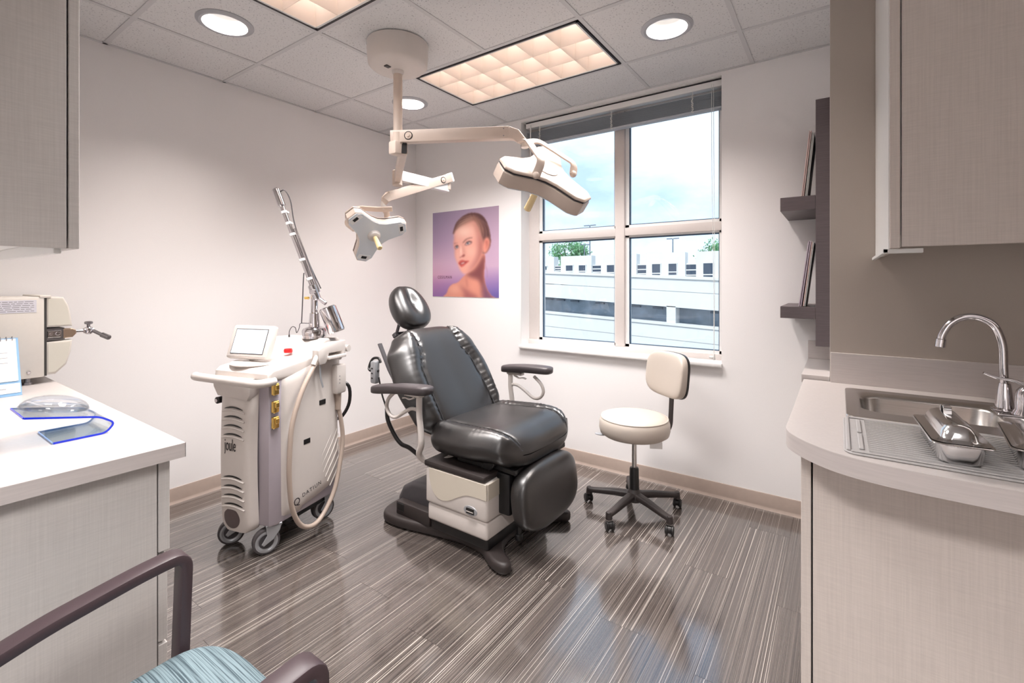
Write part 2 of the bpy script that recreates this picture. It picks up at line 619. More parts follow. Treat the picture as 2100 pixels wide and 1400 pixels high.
def axes(p, x, y):
    """matrix from local x, local y (any handed) at p"""
    x = Vector(x).normalized(); y = Vector(y); y = (y - x * x.dot(y)).normalized()
    M = Matrix((x, y, x.cross(y))).transposed().to_4x4()
    M.translation = Vector(p)
    return M
# ================================================================== ROOM SHELL
CZ = 2.74
def struct(name, bm, m, parent=None, label=None):
    o = obj(name, bm, m, parent)
    if parent is None:
        o['kind'] = 'structure'
    if label:
        o['label'] = label
    return o

# floor slab and planks
floor = struct('floor', box(NB(), -0.2, 5.2, -5.0, 0.2, -0.15, -0.005), M_GREYDK, None, 'dark striped vinyl plank floor')
PW, PL = 0.2, 1.22
pm = None
for i in range(25):
    off = (i * 0.47) % 1.0 * PL
    for k in range(-1, 4):
        y1 = 0.0 - k * PL + off - 0.35
        y0 = y1 - PL
        y1c, y0c = min(y1, 0.0), max(y0, -4.8)
        if y1c - y0c < 0.05:
            continue
        if abs((y1c - y0c) - PL) < 1e-6:
            if pm is None:
                o = obj('plank', box(NB(), 0.0005, PW - 0.0005, -PL + 0.0006, -0.0006, -0.005, 0.0), M_PLANK, floor)
                pm = o.data
            else:
                o = bpy.data.objects.new('plank', pm); COL.objects.link(o); o.parent = floor
        else:
            o = obj('plank', box(NB(), 0.0005, PW - 0.0005, -(y1c - y0c) + 0.0006, -0.0006, -0.005, 0.0), M_PLANK, floor)
        o.location = (i * PW, y1c, 0)

# walls
bm = NB(); box(bm, -0.15, 0, -5.0, 0.2, 0, 3.1)
struct('wall_left', bm, M_WALL, None, 'white wall on the left running back to the window wall')
WX0, WX1, WZ0, WZ1 = 1.246, 2.80, 0.845, 2.72
bm = NB()
box(bm, 0, WX0, 0, 0.2, 0, 3.1); box(bm, WX1, 5.2, 0, 0.2, 0, 3.1)
box(bm, WX0, WX1, 0, 0.2, 0, WZ0); box(bm, WX0, WX1, 0, 0.2, WZ1, 3.1)
struct('wall_back', bm, M_WALL, None, 'white wall that holds the window')
bm = NB(); box(bm, 3.385, 3.45, -0.598, 0, 0, 3.1)
struct('wall_right', bm, M_WALL, None, 'short white wall behind the dark shelf unit')
bm = NB(); box(bm, 3.386, 5.2, -0.60, -0.5, 0, 3.1)
struct('wall_niche', bm, M_TAUPE, None, 'taupe wall behind the sink counter')
bm = NB(); box(bm, 5.0, 5.15, -5.0, -0.6, 0, 3.1)
struct('wall_far_right', bm, M_TAUPE)
bm = NB(); box(bm, 0, 1.95, -3.37, -3.27, 0, 3.1)
struct('wall_near', bm, M_WALL)
bm = NB(); box(bm, -0.15, 5.2, -5.0, -4.8, 0, 3.1)
struct('wall_front', bm, M_WALL)

def base_profile():
    return [(0, 0), (0.016, 0), (0.008, 0.012), (0.006, 0.02), (0.006, 0.093), (0.004, 0.097), (0, 0.097)]
bm = NB()
prism(bm, [(-d, z) for d, z in base_profile()], 0.0, 3.30, 'yz')
struct('baseboard_back', bm, M_BASEB)
bm = NB()
prism(bm, [(d, z) for d, z in base_profile()], -2.70, -0.0, 'xz')
struct('baseboard_left', bm, M_BASEB)

# ceiling: deck above, lay-in tiles and grid bars below
ceil_o = struct('ceiling', box(NB(), -0.15, 5.2, -5.0, 0.2, 3.1, 3.2), M_GRIDBAR, None, 'suspended ceiling of speckled white tiles in a grid')
XS = [0.0, 0.46, 1.107, 1.717, 2.33, 2.98, 3.59, 4.2, 5.0]
YS = [0.0, -0.46, -1.08, -1.76, -2.385, -3.0, -3.6, -4.2, -4.8]
TROFFERS = [(1, 2, -0.46, -1.08), (3, 2, -1.76, -2.385)]
DL = [(0.785, -2.09), (2.668, -0.722), (0.755, -0.775)]
def tile(x0, x1, y0, y1, hole=None):
    """lay-in tile, with a round hole for a downlight if asked"""
    z0, z1 = CZ + 0.004, CZ + 0.02
    bm = NB()
    if hole is None:
        box(bm, x0, x1, y1, y0, z0, z1)
    else:
        hx, hy, hr = hole
        angs = sorted([2 * PI * i / 40 for i in range(40)] + [math.atan2(yy - hy, xx - hx) % (2 * PI) for xx in (x0, x1) for yy in (y0, y1)])
        inn, out = [], []
        for a in angs:
            c, s_ = math.cos(a), math.sin(a)
            tx = ((x1 if c > 0 else x0) - hx) / c if abs(c) > 1e-9 else 1e9
            ty = ((y0 if s_ > 0 else y1) - hy) / s_ if abs(s_) > 1e-9 else 1e9
            t = min(tx, ty)
            inn.append((hx + hr * c, hy + hr * s_)); out.append((hx + t * c, hy + t * s_))
        L = [[bm.verts.new((p[0], p[1], z)) for p in pts] for pts, z in ((inn, z0), (out, z0), (out, z1), (inn, z1))]
        k = len(angs)
        for A, B in zip(L, L[1:] + L[:1]):
            for i in range(k):
                j = (i + 1) % k
                bm.faces.new((A[i], A[j], B[j], B[i]))
    return obj('ceiling_tile', bm, M_TILE, ceil_o)
for i in range(len(XS) - 1):
    for j in range(len(YS) - 1):
        if (j in (1, 3) and i in (2, 3)) or (j == 6 and i in (5, 6)):
            continue
        hole = None
        for dx, dy in DL:
            if XS[i] < dx < XS[i + 1] and YS[j] > dy > YS[j + 1]:
                hole = (dx, dy, 0.112)
        tile(XS[i] + 0.003, XS[i + 1] - 0.003, YS[j] - 0.003, YS[j + 1] + 0.003, hole)
def bar(x0, x1, y0, y1):
    bm = NB(); box(bm, x0, x1, y0, y1, CZ, CZ + 0.006); 
    return obj('grid_bar', bm, M_GRIDBAR, ceil_o)
for x in XS[1:-1]:
    for j in range(len(YS) - 1):
        if (x == 1.717 and j in (1, 3)) or (x == 3.59 and j == 6):
            continue
        bar(x - 0.012, x + 0.012, YS[j + 1] + 0.012, YS[j] - 0.012)
for y in YS[1:-1]:
    bar(0, 5.0, y - 0.012, y + 0.012)
bm = NB()
box(bm, 0, 0.02, -4.8, 0, CZ, CZ + 0.006); box(bm, 0.02, 3.38, -0.02, 0, CZ, CZ + 0.006)
obj('wall_angle', bm, M_GRIDBAR, ceil_o)

# ------------------------------------------------------------------ recessed louvre lights
WARM = (1.0, 0.86, 0.79)
BEAM = (1.0, 0.965, 0.955)
M_LAMPW = emission('lamp_tube_glow', WARM, 15.0)
def troffer(x0, x1, y1, y0, label, watts):
    root = empty('ceiling_light', ((x0 + x1) / 2, (y0 + y1) / 2, CZ))
    tag(root, label, 'ceiling light', 'recessed louvre lights')
    w, d = (x1 - x0) / 2 - 0.016, (y1 - y0) / 2 - 0.016
    bm = NB()   # dark edge trim
    for a, b_, c, e in ((-w, w, -d, -d + .012), (-w, w, d - .012, d), (-w, -w + .012, -d, d), (w - .012, w, -d, d)):
        box(bm, a, b_, c, e, -0.004, 0.012)
    obj('edge_trim', bm, M_TRIMDK, root)
    w -= 0.012; d -= 0.012
    bm = NB()   # white inner frame
    for a, b_, c, e in ((-w, w, -d, -d + .012), (-w, w, d - .012, d), (-w, -w + .012, -d, d), (w - .012, w, -d, d)):
        box(bm, a, b_, c, e, -0.002, 0.20)
    box(bm, -w, w, -d, d, 0.20, 0.205)
    obj('housing', bm, M_WHITE, root)
    w -= 0.012; d -= 0.012
    # parabolic louvre blades: knife edge at the bottom, wide at the top
    H = 0.145
    prof = [(0.001, 0.0), (0.004, 0.04), (0.010, 0.08), (0.018, 0.12), (0.025, H), (-0.025, H), (-0.018, 0.12), (-0.010, 0.08), (-0.004, 0.04), (-0.001, 0.0)]
    half = [(0, 0), (0.003, 0.04), (0.009, 0.08), (0.017, 0.12), (0.024, H), (0, H)]
    for i in range(1, 6):
        x = -w + 2 * w * i / 6
        obj('cross_blade', prism(NB(), [(x + a, z) for a, z in prof], -d, d, 'xz'), M_LOUVER, root)
    for j in range(1, 3):
        y = -d + 2 * d * j / 3
        obj('long_blade', prism(NB(), [(y + a, z) for a, z in prof], -w, w, 'yz'), M_LOUVER, root)
    bm = NB()
    prism(bm, [(-w + a, z) for a, z in half], -d, d, 'xz'); prism(bm, [(w - a, z) for a, z in half], -d, d, 'xz')
    prism(bm, [(-d + a, z) for a, z in half], -w, w, 'yz'); prism(bm, [(d - a, z) for a, z in half], -w, w, 'yz')
    obj('louvre_border', bm, M_LOUVER, root)
    for j in range(3):
        y = -d + 2 * d * (j + 0.5) / 3
        bm = NB(); cyl(bm, (-w + .01, y, 0.18), (w - .01, y, 0.18), 0.013, n=12)
        obj('lamp_tube', bm, M_LAMPW, root)
    ld = bpy.data.lights.new('troffer_lamp', 'AREA')
    ld.shape = 'RECTANGLE'; ld.size = 2 * w - 0.04; ld.size_y = 2 * d - 0.04
    ld.energy = watts; ld.color = BEAM; ld.spread = R(114)   # the louvre cuts the beam off at steep angles
    lo = bpy.data.objects.new('troffer_lamp', ld)
    lo.location = (0, 0, -0.002); lo.parent = root
    COL.objects.link(lo)
    return root
troffer(1.107, 2.33, -0.46, -1.08, 'glowing louvred ceiling light beside the window, wholly in view', TROFFER_W)
troffer(1.107, 2.33, -1.76, -2.385, 'glowing louvred ceiling light nearer the camera, cut by the top edge', TROFFER_W)
troffer(2.98, 4.2, -3.6, -4.2, 'louvred ceiling light over the entry, out of view', HALL_W)

# ------------------------------------------------------------------ round downlights
M_DLGLOW = emission('downlight_lens', (1.0, 0.95, 0.94), 0.72)
DLL = ['round recessed downlight above the left wall, near the wall cabinet', 'round recessed downlight above the window', 'small round recessed downlight behind the lamp pole']
for (x, y), lab in zip(DL, DLL):
    root = empty('downlight', (x, y, CZ)); tag(root, lab, 'downlight', 'round downlights')
    bm = NB()
    lathe(bm, [(0.104, 0.006), (0.104, -0.006), (0.118, -0.008), (0.133, 0.0), (0.133, 0.006), (0.104, 0.006)], 48, cap=False)
    obj('trim_ring', bm, M_DLTRIM, root)
    bm = NB(); s = 48
    prof = [(0.106, 0.0), (0.104, 0.03), (0.095, 0.075), (0.082, 0.11)]
    rings = [[bm.verts.new((r * math.cos(2 * PI * i / s), r * math.sin(2 * PI * i / s), z)) for i in range(s)] for r, z in prof]
    for A, B in zip(rings, rings[1:]):
        for i in range(s):
            bm.faces.new((A[i], B[i], B[(i + 1) % s], A[(i + 1) % s]))
    obj('reflector', bm, M_STEELP if False else M_WHITE, root)
    obj('lens', lathe(NB(), [(0, 0.09), (0.088, 0.09), (0.088, 0.1), (0, 0.1)], 40), M_DLGLOW, root)
    ld = bpy.data.lights.new('downlight_lamp', 'AREA'); ld.shape = 'DISK'; ld.size = 0.15; ld.energy = DOWNLIGHT_W; ld.color = (1.0, .9, .84); ld.spread = R(112)
    lo = bpy.data.objects.new('downlight_lamp', ld); lo.location = (0, 0, .085); lo.parent = root; COL.objects.link(lo)

# ------------------------------------------------------------------ window
win = empty('window_1', ((WX0 + WX1) / 2, 0.1, WZ0)); win['kind'] = 'structure'
win['label'] = 'four-pane white framed window with a white sill'
ox, oy, oz = win.location
def wpart(name, boxes, m, bev=0.0):
    bm = NB()
    for b_ in boxes:
        box(bm, b_[0] - ox, b_[1] - ox, b_[2] - oy, b_[3] - oy, b_[4] - oz, b_[5] - oz, bev)
    return obj(name, bm, m, win)
FY0, FY1 = 0.125, 0.185
GX0, GX1, GZ0, GZ1, MX0, MX1, TZ0, TZ1 = 1.372, 2.752, 0.915, 2.66, 2.03, 2.103, 1.735, 1.795
wpart('frame_jamb', [(WX0, 1.345, FY0, FY1, WZ0, WZ1)], M_ALU, 0.003)
wpart('frame_jamb', [(2.775, WX1, FY0, FY1, WZ0, WZ1)], M_ALU, 0.003)
wpart('frame_head', [(WX0, WX1, FY0 + .004, FY1, 2.67, WZ1)], M_ALU, 0.003)
wpart('frame_bottom_rail', [(WX0, WX1, FY0 - .01, FY1, WZ0 + .02, 0.905)], M_ALU, 0.003)
wpart('mullion', [(MX0, MX1, FY0 - .012, FY1, 0.905, 2.67)], M_ALU, 0.003)
wpart('transom', [(1.345, MX0, FY0 - .006, FY1, TZ0, TZ1)], M_ALU, 0.003)
wpart('transom', [(MX1, 2.775, FY0 - .006, FY1, TZ0, TZ1)], M_ALU, 0.003)
for (a, b_), (c, d) in [((x, z)) for x in ((1.345, MX0), (MX1, 2.775)) for z in ((0.905, TZ0), (TZ1, 2.67))]:
    g = 0.012
    o = wpart('pane', [(a + g, b_ - g, 0.158, 0.162, c + g, d - g)], M_PANE)
    bm = NB()
    wpart('inner_bead', [(a, a + .028, FY0 + .012, FY1, c, d), (b_ - .014, b_, FY0 + .012, FY1, c, d), (a, b_, FY0 + .012, FY1, c, c + .02), (a, b_, FY0 + .012, FY1, d - .012, d)], M_SILL)
    wpart('gasket', [(a + .026, a + .036, 0.145, 0.157, c + .018, d - .012), (b_ - .02, b_ - .013, 0.145, 0.157, c + .018, d - .012), (a + .02, b_ - .013, 0.145, 0.157, c + .018, c + .026), (a + .02, b_ - .013, 0.145, 0.157, d - .022, d - .012)], M_GASKET)
wpart('window_sill', [(WX0 - .005, WX1 + .005, -0.028, 0.13, WZ0 - 0.005, WZ0 + 0.022)], M_SILL, 0.006)
wpart('reveal', [(WX0 - .001, WX0 + .003, 0.0, 0.125, WZ0 + .02, WZ1), (WX0, WX1, 0.0, 0.125, WZ1 - .003, WZ1 + .001)], M_SILL)

# raised venetian blind
bl = empty('venetian_blind', ((1.30 + 2.795) / 2, 0.06, 2.60)); tag(bl, 'raised venetian blind with grey slats bunched at the window head', 'window blind')
bx, by, bz = bl.location
BX0, BX1 = 1.275 - bx, 2.795 - bx
obj('head_rail', box(NB(), BX0, BX1, -0.028, 0.028, 0.065, 0.105, 0.003), M_SILL, bl)
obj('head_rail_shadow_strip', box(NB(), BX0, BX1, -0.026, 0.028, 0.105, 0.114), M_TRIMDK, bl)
sm = None
for i in range(16):
    if sm is None:
        bm = NB()
        prism(bm, [(-0.026, 0.0), (-0.013, 0.0022), (0, 0.003), (0.013, 0.0022), (0.026, 0.0), (0.026, -.0012), (0, 0.0016), (-0.026, -.0012)], BX0 + .004, BX1 - .004, 'yz')
        o = obj('slat', bm, M_BLIND, bl); sm = o.data
    else:
        o = bpy.data.objects.new('slat', sm); COL.objects.link(o); o.parent = bl
    o.location = (random.uniform(-.001, .001), random.uniform(-.003, .003), 0.028 - i * 0.0058)
obj('bottom_rail', box(NB(), BX0 + .004, BX1 - .004, -0.026, 0.026, -0.079, -0.064, 0.003), M_BLIND, bl)
for f in (0.09, 0.5, 0.88):
    x = BX0 + (BX1 - BX0) * f
    bm = NB()
    for k in range(12):
        a = k * 1.9
        pts = [(x + .006 * math.cos(a + t * 2.1), -0.030 + .003 * math.sin(3 * a + t), 0.05 - k * 0.0105 - .009 * math.sin(t)) for t in np.linspace(0, 2.6, 8)]
        tube(bm, spline(pts, 2), 0.0022, 6)
    tube(bm, [(x, -0.030, 0.066), (x + .002, -0.031, 0.04)], 0.002, 6)
    obj('ladder_cord', bm, M_CORD, bl)
bm = NB(); tube(bm, [(BX0 + .05, -0.032, 0.085), (BX0 + .05, -0.036, -0.62)], 0.005, 8)
obj('tilt_wand', bm, M_CORD, bl)
bm = NB()
for dx in (0.0, 0.012):
    tube(bm, spline([(BX1 - .06 + dx, -0.032, 0.085), (BX1 - .056 + dx, -0.04, -0.6), (BX1 - .045 + dx * .6, -0.05, -1.15), (BX1 - .04, -0.06, -1.68)], 6), 0.0016, 6)
obj('pull_cord', bm, M_CORD, bl)
bm = NB(); lathe(bm, [(0, 0.035), (0.004, 0.033), (0.009, 0.0), (0.007, -0.006), (0, -0.008)], 14, Matrix.Translation((BX1 - .04, -0.06, -1.71)))
superq(bm, (BX1 - .055, -0.062, -1.70), (.016, .01, .01), 1, 1, 10, 6)
obj('cord_tassel', bm, M_CORD, bl)

# ================================================================== OUTSIDE
gnd = struct('ground_outside', box(NB(), -120, 80, 4, 160, -8.6, -8.4), M_ASPHALT)
GY = 52.36
gar = empty('parking_garage', (-19, GY, -8.4)); tag(gar, 'long white precast parking garage across the street', 'building')
def gp(name, poly, y0, y1, m):
    return obj(name, prism(NB(), [(x + 19, z + 8.4) for x, z in poly], y0, y1, 'xz'), m, gar)
TOPZ, NOTZ = 4.84, 3.57
def ledge_z(x):
    return 3.04 + (x + 33.18) * (1.77 - 3.04) / 28.72
SEG = [(-45, -40.2), (-39.2, -34.3), (-33.3, -28.51), (-27.46, -22.93), (-21.61, -16.93), (-15.73, -11.16), (-9.96, -5.2), (-4.2, 0.6), (1.6, 6.4)]
WIN = [(-30.33, -29.61, 3.54, 2.84), (-26.63, -25.61, 3.59, 2.64), (-24.71, -23.76, 3.57, 2.62), (-20.76, -19.78, 3.52, 2.37), (-18.75, -17.91, 3.52, 2.27), (-14.98, -14.01, 3.52, 2.07), (-13.03, -12.11, 3.52, 2.24), (-9.16, -8.16, 3.49, 1.82), (-7.4, -6.5, 3.49, 1.9)]
GRL = [(-28.51, -27.46, 3.49, 2.74), (-22.93, -21.61, 3.49, 2.44), (-16.93, -15.73, 3.44, 2.14), (-11.16, -9.96, 3.39, 1.89), (-5.2, -4.2, 3.39, 1.7)]
for a, b_ in SEG:
    gp('parapet_block', [(a, 1.0), (b_, 1.0), (b_, TOPZ), (a, TOPZ)], 0, 1.2, M_STUCCO)
for a, b_ in [(s[1], t[0]) for s, t in zip(SEG, SEG[1:])]:
    gp('parapet_notch', [(a, 1.0), (b_, 1.0), (b_, NOTZ), (a, NOTZ)], 0.35, 1.2, M_STUCCO)
def gwin(a, b_, t, bt, y, bars):
    w = gp('window', [(a, bt), (b_, bt), (b_, t), (a, t)], y - .06, y, M_GLASSDK)
    bm = NB()
    for x0, x1, z0, z1 in [(a - .08, b_ + .08, t, t + .1), (a - .08, a, bt, t), (b_, b_ + .08, bt, t)] + [(a, b_, bt + (t - bt) * f, bt + (t - bt) * f + .12) for f in bars]:
        box(bm, x0 + 19, x1 + 19, y - .12, y, z0 + 8.4, z1 + 8.4)
    obj('frame', bm, M_STUCCO, w)
for a, b_, t, bt in WIN:
    gwin(a, b_, t, bt, 0.0, (0.2,) if a > -16 else (0.12,))
for a, b_, t, bt in GRL:
    gwin(a + .05, b_ - .05, t, bt, 0.33, (0.15, 0.55))
XA, XB = -45.0, 6.4
def sl(x, x0, z0, x1, z1):
    return z0 + (x - x0) * (z1 - z0) / (x1 - x0)
lt = lambda x: sl(x, -33.18, 3.04, -4.46, 1.77)
ot = lambda x: sl(x, -33.81, -0.48, -4.46, -1.95)
ob = lambda x: sl(x, -33.81, -2.43, -4.46, -3.75)
gp('ledge', [(XA, lt(XA) - .35), (XB, lt(XB) - .35), (XB, lt(XB)), (XA, lt(XA))], -0.35, 0.1, M_STUCCO)
j1 = lambda x: sl(x, -30.33, 1.17, -7.26, 0.04)
gp('wall_band', [(XA, j1(XA) + .04), (XB, j1(XB) + .04), (XB, lt(XB) - .3), (XA, lt(XA) - .3)], -0.12, 0.6, M_STUCCO)
gp('wall_band', [(XA, ot(XA)), (XB, ot(XB)), (XB, j1(XB) - .04), (XA, j1(XA) - .04)], -0.12, 0.6, M_STUCCO)
gp('joint_strip', [(XA, j1(XA) - .1), (XB, j1(XB) - .1), (XB, j1(XB) + .1), (XA, j1(XA) + .1)], 0.0, 0.5, M_STUCCO)
j2 = lambda x: sl(x, -30.33, -4.66, -7.26, -5.58)
gp('ledge', [(XA, ob(XA) - .3), (XB, ob(XB) - .3), (XB, ob(XB)), (XA, ob(XA))], -0.3, 0.6, M_STUCCO)
gp('wall_band', [(XA, j2(XA) + .04), (XB, j2(XB) + .04), (XB, ob(XB) - .25), (XA, ob(XA) - .25)], -0.12, 0.6, M_STUCCO)
gp('wall_band', [(XA, -8.4), (XB, -8.4), (XB, j2(XB) - .04), (XA, j2(XA) - .04)], -0.12, 0.6, M_STUCCO)
gp('joint_strip', [(XA, j2(XA) - .1), (XB, j2(XB) - .1), (XB, j2(XB) + .1), (XA, j2(XA) + .1)], 0.0, 0.5, M_STUCCO)
gp('pier', [(-13.26, ob(-13.26) - .1), (-12.21, ob(-12.21) - .1), (-12.21, ot(-12.21) + .1), (-13.26, ot(-13.26) + .1)], -0.12, 1.5, M_STUCCO)
gp('pier', [(-36.2, ob(-36.2) - .1), (-35.2, ob(-35.2) - .1), (-35.2, ot(-35.2) + .1), (-36.2, ot(-36.2) + .1)], -0.12, 1.5, M_STUCCO)
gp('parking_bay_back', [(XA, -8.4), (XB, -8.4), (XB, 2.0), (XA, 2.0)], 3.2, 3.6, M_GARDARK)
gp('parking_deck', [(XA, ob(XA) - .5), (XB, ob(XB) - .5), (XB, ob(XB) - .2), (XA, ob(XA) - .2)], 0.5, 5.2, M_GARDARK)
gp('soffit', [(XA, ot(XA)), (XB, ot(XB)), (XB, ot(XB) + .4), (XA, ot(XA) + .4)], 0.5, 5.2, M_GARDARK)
for x in (-31.5, -29.6, -27.4, -23.6, -21.0, -18.6, -15.8, -9.0, -6.2):
    zz = ot(x) - .55
    gp('beam', [(x, zz), (x + 1.2, zz - .05), (x + 1.2, zz + .16), (x, zz + .22)], 2.6, 3.0, M_LAMPOST)

def lamp_post(x, y, z, arm, label):
    r = empty('lamp_post', (x, y, -8.4)); tag(r, label, 'lamp post', 'garage roof lamp posts')
    bm = NB(); cyl(bm, (0, 0, 0), (0, 0, z + 8.4), 0.12, 0.09, 10); obj('pole', bm, M_LAMPOST, r)
    for s in (-1, 1):
        bm = NB(); box(bm, min(0.1 * s, arm * s), max(0.1 * s, arm * s), -.12, .12, z + 8.4 - .08, z + 8.4 + .06); obj('lamp_arm', bm, M_LAMPOST, r)
lamp_post(-29.11, 64.8, 10.38, 1.0, 'tall twin-arm lamp post rising across the left transom')
lamp_post(-16.14, 64.8, 7.6, 0.85, 'twin-arm lamp post in the lower right pane')
lamp_post(-33.6, 72.0, 8.0, 0.9, 'small far lamp post beside the left tree')

def tree(x, y, ztop, rad, seed, label):
    rnd = random.Random(seed)
    r = empty('tree', (x, y, -8.4)); tag(r, label, 'tree')
    H = ztop + 8.4
    bm = NB()
    tube(bm, spline([(0, 0, 0), (.15, 0, H * .4), (-.1, .1, H * .8)], 5), 0.3, 8)
    cl = []
    for i in range(26):
        a, b_ = rnd.uniform(0, 2 * PI), rnd.uniform(-.9, 1)
        q = rnd.uniform(.35, .95) * rad
        c = Vector((q * math.cos(a) * 1.0, q * math.sin(a), H - rad * 1.15 + b_ * rad * .95))
        cl.append(c)
        if i % 2 == 0:
            tube(bm, spline([(0, 0, H * .5), c * 0.5 + Vector((0, 0, H * .35)), c], 4), 0.06, 6)
    obj('trunk', bm, M_BARK, r)
    bm = NB()
    for c in cl:
        for k in range(150):
            d = Vector((rnd.gauss(0, 1), rnd.gauss(0, 1), rnd.gauss(0, .8))) * rad * .17
            s = rnd.uniform(.14, .3)
            M = Euler((rnd.uniform(0, 6), rnd.uniform(0, 6), rnd.uniform(0, 6))).to_matrix()
            vs_ = [bm.verts.new(c + d + M @ Vector(p) * s) for p in ((-1, 0, 0), (0, -.55, .1), (1, 0, 0), (0, .55, .1))]
            bm.faces.new(vs_)
    me = bpy.data.meshes.new('leaves'); bm.to_mesh(me); bm.free()
    me.materials.append(M_LEAF)
    o = bpy.data.objects.new('leaves', me); COL.objects.link(o); o.parent = r; o['kind'] = 'stuff'
tree(-40.6, 79.9, 9.4, 3.6, 3, 'leafy green tree behind the garage in the lower left pane')
tree(-12.3, 79.9, 8.6, 3.9, 5, 'leafy green tree behind the garage at the right pane edge')
# ================================================================== LEFT COUNTER RUN
LZ = 0.914
lc = empty('base_cabinet', (0.9, -2.97, 0)); tag(lc, 'grey linen laminate base cabinet with drawers under the left counter', 'cabinet')
def lb(name, x0, x1, y0, y1, z0, z1, m, parent=lc, bev=0.0015):
    return obj(name, box(NB(), x0 - .9, x1 - .9, y0 + 2.97, y1 + 2.97, z0, z1, bev, 1), m, parent)
lb('body', 0.012, 1.782, -3.255, -2.72, 0.09, 0.868, M_WHITE)
lb('end_panel', 1.784, 1.804, -3.255, -2.716, 0.0, 0.870, M_LINEN)
lb('toe_kick', 0.012, 1.782, -3.255, -2.78, 0.0, 0.09, M_GREYDK)
for z0, z1 in ((0.602, 0.864), (0.342, 0.592), (0.098, 0.332)):
    d = lb('drawer', 1.20, 1.802, -2.712, -2.684 if z0 > .6 else -2.690, z0, z1, M_LINEN)
for x0, x1 in ((0.02, 0.605), (0.609, 1.196)):
    d = lb('door', x0, x1, -2.712, -2.69, 0.098, 0.864, M_LINEN)
ct = empty('countertop', (0.9, -2.96, 0.872)); tag(ct, 'pale laminate countertop with a square corner on the left cabinet', 'countertop')
obj('top_surface', box(NB(), -0.897, 0.9338, -0.305, 0.3038, 0.0, LZ - 0.872, 0.001, 1), M_TOP, ct)
bm = NB(); box(bm, 0.9338, 0.935, -0.305, 0.305, 0.0, LZ - 0.8725); box(bm, -0.897, 0.935, 0.3038, 0.305, 0.0, LZ - 0.8725)
obj('edge_band', bm, M_EDGE, ct)

wc = empty('wall_cabinet', (0.9, -3.08, 1.475)); tag(wc, 'tall grey linen wall cabinet hanging above the left counter', 'cabinet')
def wb_(name, x0, x1, y0, y1, z0, z1, m, parent=wc, bev=0.0015):
    return obj(name, box(NB(), x0 - .9, x1 - .9, y0 + 3.08, y1 + 3.08, z0 - 1.475, z1 - 1.475, bev, 1), m, parent)
wb_('side_panel', 1.782, 1.80, -3.265, -2.909, 1.475, 2.73, M_LINEN)
wb_('carcass', 0.012, 1.781, -3.265, -2.912, 1.496, 2.73, M_WHITE)
for x0, x1 in ((0.012, 0.604), (0.608, 1.200), (1.204, 1.80)):
    wb_('door', x0, x1, -2.905, -2.884, 1.475, 2.72, M_LINEN)
wb_('light_valance', 0.02, 1.78, -2.93, -2.915, 1.462, 1.496, M_WHITE)
M_UC = emission('undercabinet_lens', (1.0, 0.89, 0.84), 4.0)
def undercab(name, loc, sx, sy, label):
    r = empty(name, loc); tag(r, label, 'light fixture')
    obj('housing', box(NB(), -sx / 2, sx / 2, -sy / 2, sy / 2, 0.002, 0.024, 0.002, 1), M_WHITE, r)
    obj('lens', box(NB(), -sx / 2 + .01, sx / 2 - .01, -sy / 2 + .01, sy / 2 - .01, -0.002, 0.002), M_UC, r)
undercab('undercabinet_light', (0.95, -3.07, 1.472), 1.3, 0.09, 'slim undercabinet light beneath the left wall cabinet')

# ------------------------------------------------------------------ autoclave
au = empty('autoclave', (0.2, -2.95, LZ)); tag(au, 'beige tabletop autoclave with a lever door latch on the left counter', 'autoclave')
def ap(name, bm, m, parent=au):
    return obj(name, bm, m, parent)
M_AUTO = add_noise(mat('autoclave_enamel', (212, 206, 198), 0.45), (60, 60, 60), 0.01)
M_AUTO2 = mat('autoclave_door_grey', (208, 204, 192), 0.4)
ap('body', box(NB(), -0.18, 0.18, -0.25, 0.252, 0.032, 0.405, 0.006, 2), M_AUTO)
ap('top_lip', box(NB(), -0.182, 0.182, 0.235, 0.275, 0.400, 0.412, 0.002, 1), M_AUTO)
up = [(0.258, 0.262), (0.258, 0.402), (0.318, 0.402), (0.336, 0.36), (0.345, 0.31), (0.350, 0.262)]
lo_ = [(0.258, 0.04), (0.258, 0.192), (0.350, 0.196), (0.344, 0.14), (0.328, 0.08), (0.29, 0.04)]
M_GAP = mat('door_gap_shadow', (60, 58, 56), 0.7)
ap('door_gap_shade', box(NB(), -0.176, 0.176, 0.250, 0.260, 0.036, 0.402), M_GAP)  # dark sheet standing in for the shade between body and door
d1 = ap('door_upper_shell', prism(NB(), up, -0.176, 0.176, 'yz', 0.005, 2), M_AUTO)
d2 = ap('door_lower_shell', prism(NB(), lo_, -0.176, 0.176, 'yz', 0.005, 2), M_AUTO)
ap('side_inset', prism(NB(), [(0.264, 0.27), (0.264, 0.396), (0.314, 0.396), (0.331, 0.355), (0.342, 0.27)], 0.1755, 0.1785, 'yz'), M_AUTO2, d1)
ap('side_inset', prism(NB(), [(0.264, 0.05), (0.264, 0.186), (0.342, 0.188), (0.336, 0.14), (0.322, 0.085), (0.288, 0.05)], 0.1755, 0.1785, 'yz'), M_AUTO2, d2)
ap('latch_plate', box(NB(), -0.15, 0.168, 0.255, 0.325, 0.198, 0.256, 0.003, 1), M_DKSTEEL)
bm = NB(); box(bm, 0.168, 0.175, 0.262, 0.31, 0.212, 0.244, 0.002, 1); cyl(bm, (0.17, 0.298, 0.23), (0.18, 0.298, 0.23), .009, n=14, bev=.002); cyl(bm, (0.17, 0.275, 0.23), (0.178, 0.275, 0.23), .006, n=14, bev=.001)
ap('latch_bolt', bm, M_CHROME)
bm = NB(); prism(bm, [(0.318, 0.205), (0.352, 0.208), (0.366, 0.225), (0.366, 0.24), (0.352, 0.25), (0.318, 0.252)], 0.13, 0.17, 'yz', .003, 1)
